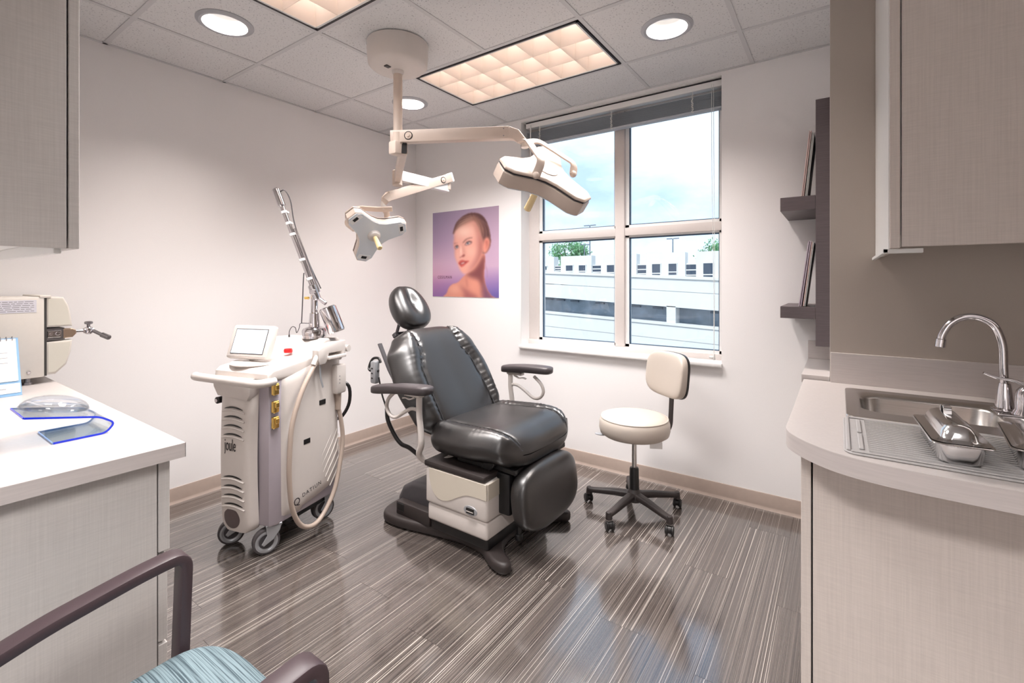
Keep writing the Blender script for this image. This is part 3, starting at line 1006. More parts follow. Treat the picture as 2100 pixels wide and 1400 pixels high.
M_BRZ = mat('bronze_latch', (0.55, 0.42, 0.32), 0.35, 1.0)
ap('latch_block', bm, M_BRZ)
bm = NB(); cyl(bm, (0.15, 0.36, 0.234), (0.15, 0.405, 0.234), .007, n=14); cyl(bm, (0.15, 0.395, 0.234), (0.15, 0.435, 0.234), .014, n=18, bev=.003)
superq(bm, (0.15, 0.415, 0.234), (.018, .016, .02), .7, .7, 16, 10)
ap('latch_rod', bm, M_CHROME)
bm = NB(); cyl(bm, (0.15, 0.415, 0.25), (0.15, 0.415, 0.268), .007, n=12); superq(bm, (0.15, 0.415, 0.272), (.016, .016, .008), .6, .6, 14, 8)
ap('release_knob', bm, M_DKSTEEL)
bm = NB(); cyl(bm, (0.15, 0.425, 0.236), (0.19, 0.455, 0.212), .0085, n=16, bev=.002); cyl(bm, (0.19, 0.455, 0.212), (0.225, 0.478, 0.196), .0125, n=16, bev=.003)
ap('lever_grip', bm, M_DKSTEEL)
bm = NB(); cyl(bm, (0.158, 0.2, 0.06), (0.185, 0.2, 0.06), .007, n=14, bev=.002); ap('body_screw', bm, M_CHROME)
for x in (-0.14, 0.15):
    for y in (-0.2, 0.2):
        bm = NB(); cyl(bm, (x, y, 0), (x, y, 0.012), .016, n=16); cyl(bm, (x, y, 0.012), (x, y, 0.034), .010, n=12)
        ap('foot', bm, M_DKSTEEL)
lbl = ap('rating_label', box(NB(), 0.1805, 0.1812, 0.075, 0.225, 0.335, 0.392), mat('label_lilac', (216, 214, 222), 0.5))
bm = NB()
rnd = random.Random(4)
for r_ in range(6):
    y = 0.085
    while y < 0.21:
        w = rnd.uniform(.008, .03)
        box(bm, 0.1812, 0.1815, y, min(y + w, .217), 0.383 - r_ * .0085, 0.386 - r_ * .0085)
        y += w + .004
ap('fine_print', bm, M_GREYINK, lbl)

# ------------------------------------------------------------------ desk calendar (leaning tent stand)
cal = empty('desk_calendar', (0.60, -2.92, LZ)); tag(cal, 'white spiral desk calendar on a pale blue stand before the autoclave', 'calendar')
prof = [(0.0, 0.0), (-0.085, 0.235), (-0.093, 0.235), (-0.16, 0.002), (-0.155, 0.0), (-0.089, 0.222), (-0.008, 0.0)]
def tilt(x0, x1, y0, y1, s0, s1, th, m, name, parent=cal):
    """thin plate on the leaning face; s runs up the face"""
    c, s = -0.085 / 0.25, 0.235 / 0.25
    pts = []
    bm = NB()
    Mx = axes((0, 0, 0), (0, 1, 0), (c, 0, s))
    box(bm, y0, y1, s0, s1, x0, x1, M=Mx)
    return obj(name, bm, m, parent)
tilt(-0.003, 0.0, -0.14, 0.115, 0, 0.25, 0, M_PALEBLUE, 'easel_front')
bm = NB(); prism(bm, [(-0.155, 0), (-0.152, 0), (-0.084, 0.234), (-0.087, 0.234)], -0.14, 0.115, 'xz'); obj('easel_back', bm, M_PALEBLUE, cal)
bm = NB(); box(bm, -0.155, 0.004, -0.14, 0.115, 0, 0.003); obj('easel_base', bm, M_PALEBLUE, cal)
tilt(0.0, 0.004, -0.138, 0.107, 0.062, 0.245, 0, M_PAPER, 'page_block')
tilt(0.0, 0.002, -0.138, 0.111, 0.012, 0.052, 0, M_PAPER, 'title_strip')
bm = NB(); Mx = axes((0, 0, 0), (0, 1, 0), (-0.34, 0, 0.94))
for r_ in range(3):
    box(bm, -.03, .08, .14 + r_ * .022, .142 + r_ * .022, .004, .0044, M=Mx)
box(bm, -.08, .07, .03, .0325, .002, .0024, M=Mx)
obj('faint_print', bm, M_GREYINK, cal)
for k in range(14):
    y = -0.13 + k * 0.0175
    bm = NB(); c0 = Vector((-0.083, y, 0.232))
    tube(bm, [c0 + Vector((.009 * math.cos(t), .0, .009 * math.sin(t))) for t in np.linspace(0, 2 * PI, 13)[:-1]], .0014, 6, closed=True)
    obj('spiral_ring', bm, M_DKSTEEL, cal)

# ------------------------------------------------------------------ folded acrylic stand with a dome magnifier
mg = empty('acrylic_stand', (1.45, -2.84, LZ)); tag(mg, 'folded clear acrylic stand with bright blue edges on the left counter', 'stand')
path = fillet([(-0.045, 0.003), (0.07, 0.003), (0.095, 0.028), (0.07, 0.055), (-0.095, 0.092)], 0.012, 5)
path = fillet([(0, -0.045, 0.003), (0, 0.075, 0.003), (0, 0.097, 0.03), (0, 0.06, 0.056), (0, -0.105, 0.090)], 0.014, 5)
bm = NB(); sweep(bm, path, [(-0.088, -0.0025), (0.088, -0.0025), (0.088, 0.0025), (-0.088, 0.0025)], up=(0, -0.3, 1)); obj('sheet', bm, M_ACRYL, mg)
def edge_path(x):
    bm = NB(); sweep(bm, [(x, p.y, p.z) for p in path], [(-0.0012, -0.0028), (0.0012, -0.0028), (0.0012, 0.0028), (-0.0012, 0.0028)], up=(0, -0.3, 1))
    return bm
obj('blue_edge', edge_path(0.0895), M_BLUEEDGE, mg)
obj('pale_edge', edge_path(-0.0895), M_PALEEDGE, mg)
bm = NB(); box(bm, -0.088, 0.088, -0.0475, -0.045, 0.0005, 0.0055); obj('foot_edge', bm, M_PALEEDGE, mg)
bm = NB(); box(bm, -0.088, 0.088, -0.1075, -0.105, 0.0875, 0.093); obj('top_edge', bm, M_BLUEEDGE, mg)
dm = empty('dome_magnifier', (1.43, -2.862, LZ + 0.083)); tag(dm, 'clear glass dome magnifier lying on the acrylic stand', 'magnifier')
dm.rotation_euler = (R(-11.6), 0, 0)
obj('lens', lathe(NB(), [(0, 0), (0.076, 0), (0.080, 0.004), (0.079, 0.012), (0.071, 0.022), (0.053, 0.032), (0.030, 0.038), (0, 0.040)], 40), M_DOME, dm)
obj('rim', lathe(NB(), [(0.076, -0.001), (0.082, 0.0), (0.083, 0.004), (0.080, 0.008), (0.076, -0.001)], 40, cap=False), M_DOME, dm)

# ================================================================== RIGHT SINK RUN
RZ = 0.9256
def counter_mesh(outer, hole, z0, z1):
    bm = NB()
    for z in (z0, z1):
        es = []
        for loop in (outer, hole):
            if not loop:
                continue
            vs_ = [bm.verts.new((x, y, z)) for x, y in loop]
            es += [bm.edges.new((vs_[i], vs_[(i + 1) % len(vs_)])) for i in range(len(vs_))]
        bmesh.ops.triangle_fill(bm, edges=es, use_beauty=True, use_dissolve=False)
    for loop in (outer, hole):
        if not loop:
            continue
        A = [bm.verts.new((x, y, z0)) for x, y in loop]; B = [bm.verts.new((x, y, z1)) for x, y in loop]
        for i in range(len(loop)):
            j = (i + 1) % len(loop)
            bm.faces.new((A[i], A[j], B[j], B[i]))
    return bm
curve = [tuple(p)[:2] for p in spline([(3.283, -1.42, 0), (3.283, -1.50, 0), (3.296, -1.56, 0), (3.335, -1.622, 0), (3.39, -1.676, 0), (3.445, -1.707, 0), (3.515, -1.727, 0), (3.61, -1.737, 0), (3.76, -1.742, 0)], 5)]
outer = [(3.283, -0.602)] + curve + [(4.9, -1.742), (4.9, -0.602)]
hole = [(3.47, -1.245), (4.07, -1.245), (4.07, -0.765), (3.47, -0.765)]
rt = empty('countertop', (3.283, -0.602, RZ - 0.052)); tag(rt, 'pale laminate sink countertop with a rounded front corner', 'countertop')
sh = lambda L: [(x - 3.283, y + 0.602) for x, y in L]
obj('top_surface', counter_mesh(sh(outer), sh(hole), 0.0, 0.052), M_TOP, rt, sharp=50)
bm = NB()
edge_line = [(3.2825, -0.604)] + curve + [(4.9, -1.742)]
pts = [Vector((x - 3.283, y + .602, 0.0255)) for x, y in edge_line]
sweep(bm, pts, [(-0.0006, -0.0255), (0.0012, -0.0255), (0.0012, 0.0258), (-0.0006, 0.0258)], up=(0, 0, 1))
obj('edge_band', bm, M_EDGE, rt)
obj('backsplash', box(NB(), 3.388 - 3.283, 4.9 - 3.283, -0.014, 0.0005, 0.052, 0.190, 0.001, 1), M_EDGE, rt)

sc_ = empty('sink_cabinet', (4.1, -1.1, 0)); tag(sc_, 'taupe linen laminate cabinet under the sink counter', 'cabinet')
def sb_(name, x0, x1, y0, y1, z0, z1, m, parent=sc_, bev=0.0015):
    return obj(name, box(NB(), x0 - 4.1, x1 - 4.1, y0 + 1.1, y1 + 1.1, z0, z1, bev, 1), m, parent)
sb_('side_panel', 3.326, 3.352, -1.56, -0.605, 0.0, 0.872, M_LINEN_R)
sb_('carcass', 3.353, 4.89, -1.538, -0.605, 0.0, 0.74, M_GREYDK)
for x0, x1 in ((3.3565, 4.12), (4.124, 4.89)):
    d = sb_('door', x0, x1, -1.56, -1.54, 0.0, 0.870, M_LINEN_R)
lg = empty('ledge_cabinet', (3.33, -0.3, 0)); tag(lg, 'narrow pale ledge with a low backsplash under the dark shelf unit', 'cabinet')
obj('ledge_top', box(NB(), -0.058, 0.054, -0.294, 0.297, 0.908, 0.946, 0.001, 1), M_TOP, lg)
obj('ledge_body', box(NB(), -0.045, 0.054, -0.29, 0.297, 0.0, 0.907), M_LINEN, lg)
obj('ledge_backsplash', box(NB(), -0.058, 0.054, 0.283, 0.298, 0.9465, 1.049, 0.001, 1), M_EDGE, lg)

rw = empty('wall_cabinet', (4.2, -0.95, 1.5)); tag(rw, 'taupe linen wall cabinet hanging above the sink', 'cabinet')
def rb_(name, x0, x1, y0, y1, z0, z1, m, parent=rw, bev=0.0015):
    return obj(name, box(NB(), x0 - 4.2, x1 - 4.2, y0 + .95, y1 + .95, z0 - 1.5, z1 - 1.5, bev, 1), m, parent)
rb_('side_panel', 3.556, 3.582, -1.29, -0.602, 1.498, 2.73, M_LINEN_R)
rb_('daylight_skin', 3.553, 3.556, -1.282, -0.602, 1.498, 2.73, M_WHITE, bev=0)  # white sheet over the laminate, painting in the window light on this side
rb_('carcass', 3.583, 4.89, -1.268, -0.602, 1.541, 2.73, M_WHITE)
for x0, x1 in ((3.586, 4.23), (4.234, 4.89)):
    rb_('door', x0, x1, -1.29, -1.27, 1.502, 2.72, M_LINEN_R)
rb_('light_rail', 3.540, 3.64, -1.275, -1.262, 1.482, 1.497, M_WHITE)
rb_('light_rail', 3.540, 3.553, -1.275, -0.62, 1.484, 1.497, M_WHITE)
undercab('undercabinet_light', (4.25, -1.20, 1.516), 1.0, 0.08, 'slim undercabinet light beneath the wall cabinet over the sink')

# ------------------------------------------------------------------ sink
sk = empty('sink', (3.77, -1.005, RZ + 0.0008)); tag(sk, 'stainless steel drop-in sink with a rounded basin', 'sink')
def rr_loop(x0, x1, y0, y1, r, n=6):
    w, h = x1 - x0, y1 - y0
    return [((x0 + x1) / 2 + a, (y0 + y1) / 2 + b_) for a, b_ in rrect(w, h, r, n)]
bm = NB()
levels = [(rr_loop(-0.33, 0.33, -0.262, 0.264, .03), 0.0), (rr_loop(-0.328, 0.328, -0.26, 0.262, .03), 0.006), (rr_loop(-0.312, 0.312, -0.245, 0.247, .03), 0.007),
          (rr_loop(-0.300, 0.300, -0.235, 0.237, .03), 0.0035), (rr_loop(-0.286, 0.11, -0.142, 0.152, .07), 0.003), (rr_loop(-0.280, 0.104, -0.136, 0.146, .066), -0.006), (rr_loop(-0.27, 0.094, -0.126, 0.136, .06), -0.13), (rr_loop(-0.24, 0.064, -0.096, 0.106, .05), -0.155)]
rings = [[bm.verts.new((x, y, z)) for x, y in L] for L, z in levels]
for A, B in zip(rings, rings[1:]):
    for i in range(len(A)):
        j = (i + 1) % len(A); bm.faces.new((A[i], A[j], B[j], B[i]))
bm.faces.new(rings[-1])
obj('basin', bm, M_STEEL, sk, sharp=60)
bm = NB(); lathe(bm, [(0, -0.150), (0.028, -0.150), (0.04, -0.153), (0.042, -0.156)], 28, Matrix.Translation((-0.09, 0.0, 0))); obj('drain', bm, M_DKSTEEL, sk)

# ------------------------------------------------------------------ faucet
fc = empty('faucet', (3.915, -0.87, RZ + 0.0062)); tag(fc, 'polished chrome gooseneck faucet with a single lever', 'faucet')
bm = NB()
pts = spline([(-0.012, 0, 0.07), (-0.015, 0, 0.16), (-0.018, 0, 0.235), (-0.036, 0, 0.296), (-0.064, 0, 0.322), (-0.097, 0, 0.331), (-0.130, 0, 0.323), (-0.158, 0, 0.298), (-0.176, 0, 0.260), (-0.180, 0, 0.238)], 5)
tube(bm, pts, 0.0125, 16); obj('spout', bm, M_CHROME, fc)
obj('aerator', cyl(NB(), (-0.1795, 0, 0.244), (-0.183, 0, 0.212), 0.0155, n=20, bev=.002), M_CHROME, fc)
bm = NB(); lathe(bm, [(0, 0), (0.033, 0), (0.033, 0.005), (0.026, 0.012), (0.022, 0.05), (0.018, 0.085), (0.016, 0.098), (0, 0.1)], 28, Matrix.Translation((-0.012, 0, 0))); obj('base_body', bm, M_CHROME, fc)
bm = NB(); lathe(bm, [(0, 0), (0.036, 0), (0.036, 0.006), (0.028, 0.02), (0.027, 0.06), (0.024, 0.085), (0.015, 0.098), (0, 0.1)], 28, Matrix.Translation((0.03, -0.05, 0))); obj('valve_body', bm, M_CHROME, fc)
bm = NB(); sweep(bm, spline([(0.055, -0.05, 0.062), (0.04, -0.05, 0.098), (0.0, -0.05, 0.117), (-0.04, -0.05, 0.122), (-0.075, -0.05, 0.136)], 5), rrect(0.022, 0.009, 0.004), up=(0, 0, 1), scale=list(np.linspace(1.5, 0.8, 21)))
obj('lever', bm, M_CHROME, fc)
bm = NB(); box(bm, -0.045, 0.085, -0.085, 0.03, -0.001, 0.004, 0.0015, 1); obj('escutcheon', bm, M_CHROME, fc)

# ------------------------------------------------------------------ ribbed drying mat
dmt = empty('drying_mat', (3.75, -1.48, RZ + 0.0008)); tag(dmt, 'grey ribbed silicone drying mat on the sink counter', 'drying mat')
obj('mat_sheet', prism(NB(), rr_loop(-0.318, 0.36, -0.205, 0.200, .03), 0.0, 0.005, 'xy', 0.0015, 1), M_MATGREY, dmt)
bm = NB()
for a, b_, c, d in ((-0.312, -0.302, -0.19, 0.188), (-0.302, 0.34, 0.184, 0.192), (-0.302, 0.34, -0.198, -0.190)):
    box(bm, a, b_, c, d, 0.005, 0.010, 0.002, 1)
for a, b_, c, d in ((-0.284, -0.272, 0.01, 0.165), (-0.284, -0.272, -0.165, -0.01)):
    box(bm, a, b_, c, d, 0.005, 0.010, 0.002, 1)
obj('border', bm, M_MATGREY, dmt)
rib = None
for k in range(19):
    y = -0.171 + k * 0.0190
    if rib is None:
        o = obj('rib', prism(NB(), [(-0.0052, 0.0), (-0.0036, 0.0052), (0.0036, 0.0052), (0.0052, 0.0)], -0.262, 0.338, 'yz'), M_MATGREY, dmt); rib = o.data
    else:
        o = bpy.data.objects.new('rib', rib); COL.objects.link(o); o.parent = dmt
    o.location = (0, y, 0.005)

# ------------------------------------------------------------------ covered instrument pans
def pan(name, x, y, label, lid_style, rz):
    r = empty(name, (x, y, RZ + 0.0112), rz); tag(r, label, 'pan', 'stainless instrument pans')
    bm = NB()
    lv = [(rr_loop(-0.036, 0.036, -0.12, 0.12, .02, 5), 0.0), (rr_loop(-0.043, 0.043, -0.128, 0.128, .024, 5), 0.008), (rr_loop(-0.048, 0.048, -0.135, 0.135, .026, 5), 0.052), (rr_loop(-0.058, 0.058, -0.150, 0.150, .026, 5), 0.056), (rr_loop(-0.060, 0.060, -0.153, 0.153, .026, 5), 0.0535)]
    rg = [[bm.verts.new((a, b_, z)) for a, b_ in L] for L, z in lv]
    for A, B in zip(rg, rg[1:]):
        for i in range(len(A)):
            j = (i + 1) % len(A); bm.faces.new((A[i], A[j], B[j], B[i]))
    bm.faces.new(rg[0][::-1])
    obj('tray', bm, M_STEELP, r, sharp=60)
    bm = NB()
    lv = [(rr_loop(-0.056, 0.056, -0.147, 0.147, .026, 5), 0.0575), (rr_loop(-0.047, 0.047, -0.136, 0.136, .024, 5), 0.059)]
    lv += [(rr_loop(-0.036, 0.036, -0.122, 0.122, .02, 5), 0.061), (rr_loop(-0.033, 0.033, -0.117, 0.117, .022, 5), 0.076), (rr_loop(-0.026, 0.026, -0.108, 0.108, .022, 5), 0.088), (rr_loop(-0.012, 0.012, -0.095, 0.095, .011, 5), 0.094)] if lid_style == 0 else [(rr_loop(-0.034, 0.034, -0.11, 0.11, .012, 5), 0.0605), (rr_loop(-0.031, 0.031, -0.105, 0.105, .012, 5), 0.066)]
    rg = [[bm.verts.new((a, b_, z)) for a, b_ in L] for L, z in lv]
    for A, B in zip(rg, rg[1:]):
        for i in range(len(A)):
            j = (i + 1) % len(A); bm.faces.new((A[i], A[j], B[j], B[i]))
    bm.faces.new(rg[-1])
    lid = obj('lid', bm, M_STEELP, r, sharp=60)
    zt = 0.094 if lid_style == 0 else 0.066
    if lid_style == 0:
        bm = NB(); sweep(bm, fillet([(0, -0.022 + .04, zt - .004), (0, -0.018 + .04, zt + .018), (0, 0.018 + .04, zt + .018), (0, 0.022 + .04, zt - .004)], .01), rrect(0.018, 0.0025, .001, 1), up=(0, 0, 1))
        obj('lid_handle', bm, M_STEELP, lid)
pan('instrument_pan', 3.664, -1.535, 'stainless instrument pan with a domed lid on the drying mat', 0, R(2))
pan('instrument_pan', 3.832, -1.50, 'stainless instrument pan with a flat lid, cut by the picture edge', 1, R(-6))

# ------------------------------------------------------------------ dark shelf unit with leaning booklets
su = empty('shelf_unit', (3.355, -0.225, 1.068)); tag(su, 'espresso wood shelf unit with two shelves beside the taupe wall', 'shelf')
def sp(name, x0, x1, y0, y1, z0, z1):
    return obj(name, box(NB(), x0 - 3.355, x1 - 3.355, y0 + .225, y1 + .225, z0 - 1.068, z1 - 1.068, .001, 1), M_ESPRESSO, su)
sp('upright_panel', 3.324, 3.384, -0.45, -0.001, 1.068, 2.30)
sp('shelf_board', 3.17, 3.3235, -0.45, -0.001, 1.754, 1.824)
sp('shelf_board', 3.17, 3.3235, -0.45, -0.001, 1.203, 1.263)
M_BK1 = mat('booklet_cover_rose', (206, 178, 172), 0.5)
M_BK2 = mat('booklet_cover_grey', (176, 176, 174), 0.5)
M_BK3 = mat('booklet_cover_lilac', (196, 180, 194), 0.45)
M_BKD = mat('booklet_cover_dark', (52, 46, 50), 0.45)
def booklet(xb, xt, z0, h, th, mc, mb, label, y0=-0.43, y1=-0.20):
    a = math.atan2(xt - xb, h)
    r = empty('booklet', (xb, (y0 + y1) / 2, z0 + .0018)); r.rotation_euler = (0, a, 0); tag(r, label, 'booklet', 'booklets on the shelves')
    d = (y1 - y0) / 2
    obj('front_cover', box(NB(), 0, 0.004, -d, d, 0, h), mc, r)
    obj('back_cover', box(NB(), th - 0.004, th, -d, d, 0, h), mb, r)
    obj('page_block', box(NB(), 0.004, th - 0.004, -d + .004, d - .003, 0.002, h - .004), M_BKD if mb is mc else M_PAPER, r)
booklet(3.262, 3.296, 1.8250, 0.330, 0.011, M_BK1, M_BK1, 'rose covered booklet leaning on the upper shelf, outer one')
booklet(3.278, 3.309, 1.8250, 0.318, 0.010, M_BK2, M_BK2, 'grey booklet leaning on the upper shelf against the upright')
booklet(3.250, 3.293, 1.2640, 0.335, 0.012, M_BK3, M_BK3, 'lilac booklet leaning on the lower shelf, outer one')
booklet(3.268, 3.307, 1.2640, 0.328, 0.011, M_BK1, M_BK2, 'grey booklet leaning on the lower shelf against the upright')
# ================================================================== EXAMINATION CHAIR
ch = empty('examination_chair', (1.75, -1.04, 0)); tag(ch, 'reclining black leather examination chair with padded arms on a cream pedestal', 'examination chair')
CB = -0.09   # the base sits a little towards the camera of the upholstery centre line
def smooth_loop(half, n=4):
    """half outline (x,y>=0) mirrored to a closed smooth loop"""
    full = half + [(x, -y) for x, y in half[::-1] if abs(y) > 1e-6]
    return [(p.x, p.y) for p in spline([(x, y, 0) for x, y in full], n, closed=True)]
half = [(-.555, 0), (-.55, .2), (-.52, .285), (-.46, .32), (-.33, .315), (-.15, .275), (.06, .245), (.19, .262), (.28, .315), (.345, .335), (.385, .325), (.395, .295), (.375, .265), (.30, .215), (.245, .12), (.235, 0)]
bm = NB(); prism(bm, [(x, y + CB) for x, y in smooth_loop(half)], 0.004, 0.062, 'xy', 0.02, 3); obj('floor_base', bm, M_BROWNBLK, ch)
def put(name, m, f, parent=ch, sharp=35):
    bm = NB(); f(bm); return obj(name, bm, m, parent, sharp)
def pb(name, m, x0, x1, y0, y1, z0, z1, bev=0.004, seg=2, parent=ch):
    return obj(name, box(NB(), x0, x1, y0, y1, z0, z1, bev, seg), m, parent)
# rear motor cover
bm = NB(); prism(bm, [(-.46, .07), (-.46, .13), (-.42, .20), (-.34, .245), (-.25, .255), (-.14, .25), (-.14, .07)], -.24 + CB, .24 + CB, 'xz', .03, 3); obj('motor_cover', bm, M_GREYDK, ch)
pb('cover_foot', M_BROWNBLK, -.42, -.15, -.285 + CB, .28 + CB, .055, .135, .012, 2)
pb('power_inlet', M_BLACK, -.405, -.35, -.289 + CB, -.25 + CB, .085, .13, .004, 1)
# pedestal
pb('pedestal_plinth', M_BLACK, -.14, .255, -.285 + CB, .27 + CB, .06, .13, .01, 2)
pb('pedestal_skirt', M_CREAM, -.150, .258, -.300 + CB, .285 + CB, .112, .205, .016, 3)
pb('pedestal_body', M_CREAM, -.158, .264, -.308 + CB, .29 + CB, .2065, .40, .016, 3)
M_BEIGE2 = mat('beige_relief_panel', (206, 198, 184), 0.4)
wave = [(-.13, .398), (-.125, .34), (-.105, .285), (-.07, .252), (-.03, .245), (.02, .258), (.08, .29), (.13, .312), (.18, .318), (.262, .318), (.262, .398)]
wv = [(p.x, p.z) for p in spline([(x, 0, z) for x, z in wave[:-1]], 4)] + [wave[-1]]
bm = NB(); prism(bm, wv, -.3105 + CB, -.302 + CB, 'xz', .002, 1); obj('relief_panel', bm, M_BEIGE2, ch)
pb('relief_panel', M_BEIGE2, .258, .2665, -.300 + CB, .28 + CB, .318, .398, .002, 1)
bdg = put('badge', M_SILVERP, lambda b: lathe(b, [(0, 0), (.044, 0), (.042, .003), (0, .004)], 32, frame_z((.16, -.308 + CB, .245), (0, -1, 0), (1, 0, 0)) @ Matrix.Diagonal((1, .55, 1, 1))))
pb('badge_switch', M_BLACK, .135, .185, -.315 + CB, -.308 + CB, .231, .258, .001, 1, bdg)
pb('badge_slot', M_CREAM, .138, .182, -.316 + CB, -.314 + CB, .240, .244, 0, 1, bdg)
pb('pedestal_cap', M_BROWNBLK, -.165, .25, -.312 + CB, .29 + CB, .40, .432, .01, 2)
bm = NB(); box(bm, -.10, .22, -.25, .22, .43, .475, .006, 1); box(bm, .0, .20, -.32, -.22, .435, .468, .006, 1); box(bm, .05, .28, .20, .30, .435, .470, .006, 1)
obj('seat_frame', bm, M_BLACK, ch)
bm = NB(); prism(bm, [(.17, .44), (.20, .50), (.245, .505), (.255, .47), (.23, .435)], -.33, -.23, 'xz', .004, 1); obj('rail_end', bm, M_BLACK, ch)
bm = NB(); prism(bm, [(.24, .50), (.27, .56), (.31, .56), (.315, .52), (.28, .49)], .26, .34, 'xz', .004, 1)
obj('rail_end', bm, M_BLACK, ch)

# upholstery: a closed padded shell with a sewn centre panel, side bolsters and gathers
def pad(bm, L, halfw, seam, T, B, M, nu=56, nv=72, pe=4.0, pv=5.0, drop=None, gather=0.0035, gfreq=21, bol=0.35):
    rnd = random.Random(int(L * 1000))
    ph = [rnd.uniform(0, 6.28) for _ in range(4)]
    def base(u, v):
        w = halfw(v) * max(0.0, 1 - abs(2 * v - 1) ** pv) ** (1 / pv)
        E = (max(0, 1 - abs(u) ** pe) * max(0, 1 - abs(2 * v - 1) ** 8)) ** 0.5
        return w, E
    def top(i, j):
        u = -math.cos(PI * i) ; u = math.copysign(abs(u) ** .85, u)
        v = (1 - math.cos(PI * j)) / 2 * .6 + j * .4
        w, E = base(u, v)
        x = u * w
        s = seam(v)
        ax = abs(x)
        h = T * E
        q = (ax - s)
        if q > 0:
            k = min(1.0, q / max(1e-4, (w - s)))
            h += bol * T * math.sin(PI * min(1, k * 1.05)) * E ** .5
            env = math.exp(-q / (.045 + .025 * math.sin(31 * v + ph[3]))) * min(1, q / .012) * E
            h += gather * env * (math.sin(gfreq * 2 * PI * v + ph[0] + 2.6 * math.sin(9 * v + ph[1])) + .6 * math.sin(gfreq * 3.3 * PI * v + ph[2] + 2 * math.sin(5 * v)))
        else:
            h += 0.06 * T * math.sin(PI * (1 + q / max(s, 1e-4)) / 2)
        h -= 0.010 * math.exp(-(q / .007) ** 2) * E
        y = v * L
        p = Vector((x, y, h))
        if drop:
            p.z -= drop(v)
        return M @ p
    def bot(i, j):
        u = -math.cos(PI * i) ; u = math.copysign(abs(u) ** .85, u)
        v = (1 - math.cos(PI * j)) / 2 * .6 + j * .4
        w, E = base(u, v)
        p = Vector((u * w, v * L, -B * E))
        if drop:
            p.z -= drop(v)
        return M @ p
    gridsurf(bm, top, nu, nv); gridsurf(bm, bot, nu, nv)
    return bm
def seam_curve(bm, L, seam, v0, v1, sgn, T, M, n=24, r=.004, drop=None):
    pts = []
    for k in range(n + 1):
        v = v0 + (v1 - v0) * k / n
        p = Vector((sgn * seam(v), v * L, T * (1 - abs(2 * v - 1) ** 8) ** .5 - .004))
        if drop:
            p.z -= drop(v)
        pts.append(M @ p)
    return tube(bm, pts, r, 6)
def interp(tab):
    def f(v):
        for (a, x), (b_, y) in zip(tab, tab[1:]):
            if v <= b_:
                t = (v - a) / (b_ - a); t = t * t * (3 - 2 * t)
                return x + (y - x) * t
        return tab[-1][1]
    return f
# backrest: local x across (world y), local y up the back, local z out of the front face
d_up = Vector((-.36, 0, .53)).normalized()
Mb = axes((-.165, -.03, .50), (0, 1, 0), d_up)
hwB = interp([(0, .30), (.2, .365), (.5, .39), (.75, .37), (.92, .31), (1, .25)])
smB = interp([(0, .235), (.3, .235), (.55, .225), (.78, .17), (.9, .17), (1, .185)])
LB = 0.70
bm = NB(); pad(bm, LB, hwB, smB, .085, .07, Mb, gather=.0055, gfreq=23, bol=.48); br = obj('backrest', bm, M_LEATHER, ch, 60)
for sg in (1, -1):
    obj('piping', seam_curve(NB(), LB, smB, .03, .97, sg, .085, Mb), M_LEATHER, br)
# seat: local y runs forward
Ms = axes((-.235, -.025, .535), (0, -1, 0), (1, 0, 0.05))
hwS = interp([(0, .31), (.2, .37), (.55, .385), (.85, .36), (1, .31)])
smS = interp([(0, .24), (.25, .235), (.6, .25), (.8, .26), (1, .235)])
LS = 0.63
dropS = lambda v: 0.05 * max(0, (v - .72) / .28) ** 2
bm = NB(); pad(bm, LS, hwS, smS, .075, .115, Ms, drop=dropS, gather=.0045, gfreq=21, bol=.38); st = obj('seat', bm, M_LEATHER, ch, 60)
for sg in (1, -1):
    obj('piping', seam_curve(NB(), LS, smS, .05, .96, sg, .075, Ms, drop=dropS), M_LEATHER, st)
# back shell and hinge
put('back_shell', M_BLACK, lambda b: box(b, -.20, .20, .06, .58, -.085, -.045, .01, 2, Mb))
put('hinge_block', M_BLACK, lambda b: box(b, -.25, -.12, -.22, .22, .44, .50, .006, 1))
# headrest
nrm = Vector((.80, 0, .60)).normalized()
Mh = axes((-.715, 0, 1.215), (0, 1, 0), d_up)
bm = NB()
def head(bm):
    s = bmesh.new()
    superq(s, (0, 0, 0), (.145, .165, .075), .75, .85, 40, 26)
    for v in s.verts:
        if v.co.z > 0:
            x, y, z = v.co
            v.co.z -= .038 * math.exp(-(x / .045) ** 2) * math.exp(-((y - .03) / .11) ** 2)
        v.co.x *= 1.0 - .18 * (v.co.y / .165 if v.co.y > 0 else v.co.y / .33)
    me = bpy.data.meshes.new('t'); s.to_mesh(me); s.free(); me.transform(Mh); bm.from_mesh(me); bpy.data.meshes.remove(me)
head(bm); obj('headrest', bm, M_LEATHER, ch, 70)
bm = NB()
for y in (-.05, .05):
    sweep(bm, fillet([tuple(Mb @ Vector((y, .58, -.06))), tuple(Mb @ Vector((y, .70, -.10))), tuple(Mb @ Vector((y, .77, -.19))), tuple(Mb @ Vector((y, .86, -.06)))], .03), rrect(.022, .012, .003, 1), up=(0, 1, 0))
box(bm, -.075, .075, .70, .725, -.12, -.085, .004, 1, Mb); box(bm, -.075, .075, .755, .785, -.20, -.165, .004, 1, Mb)
obj('headrest_bracket', bm, M_GREYDK, ch)
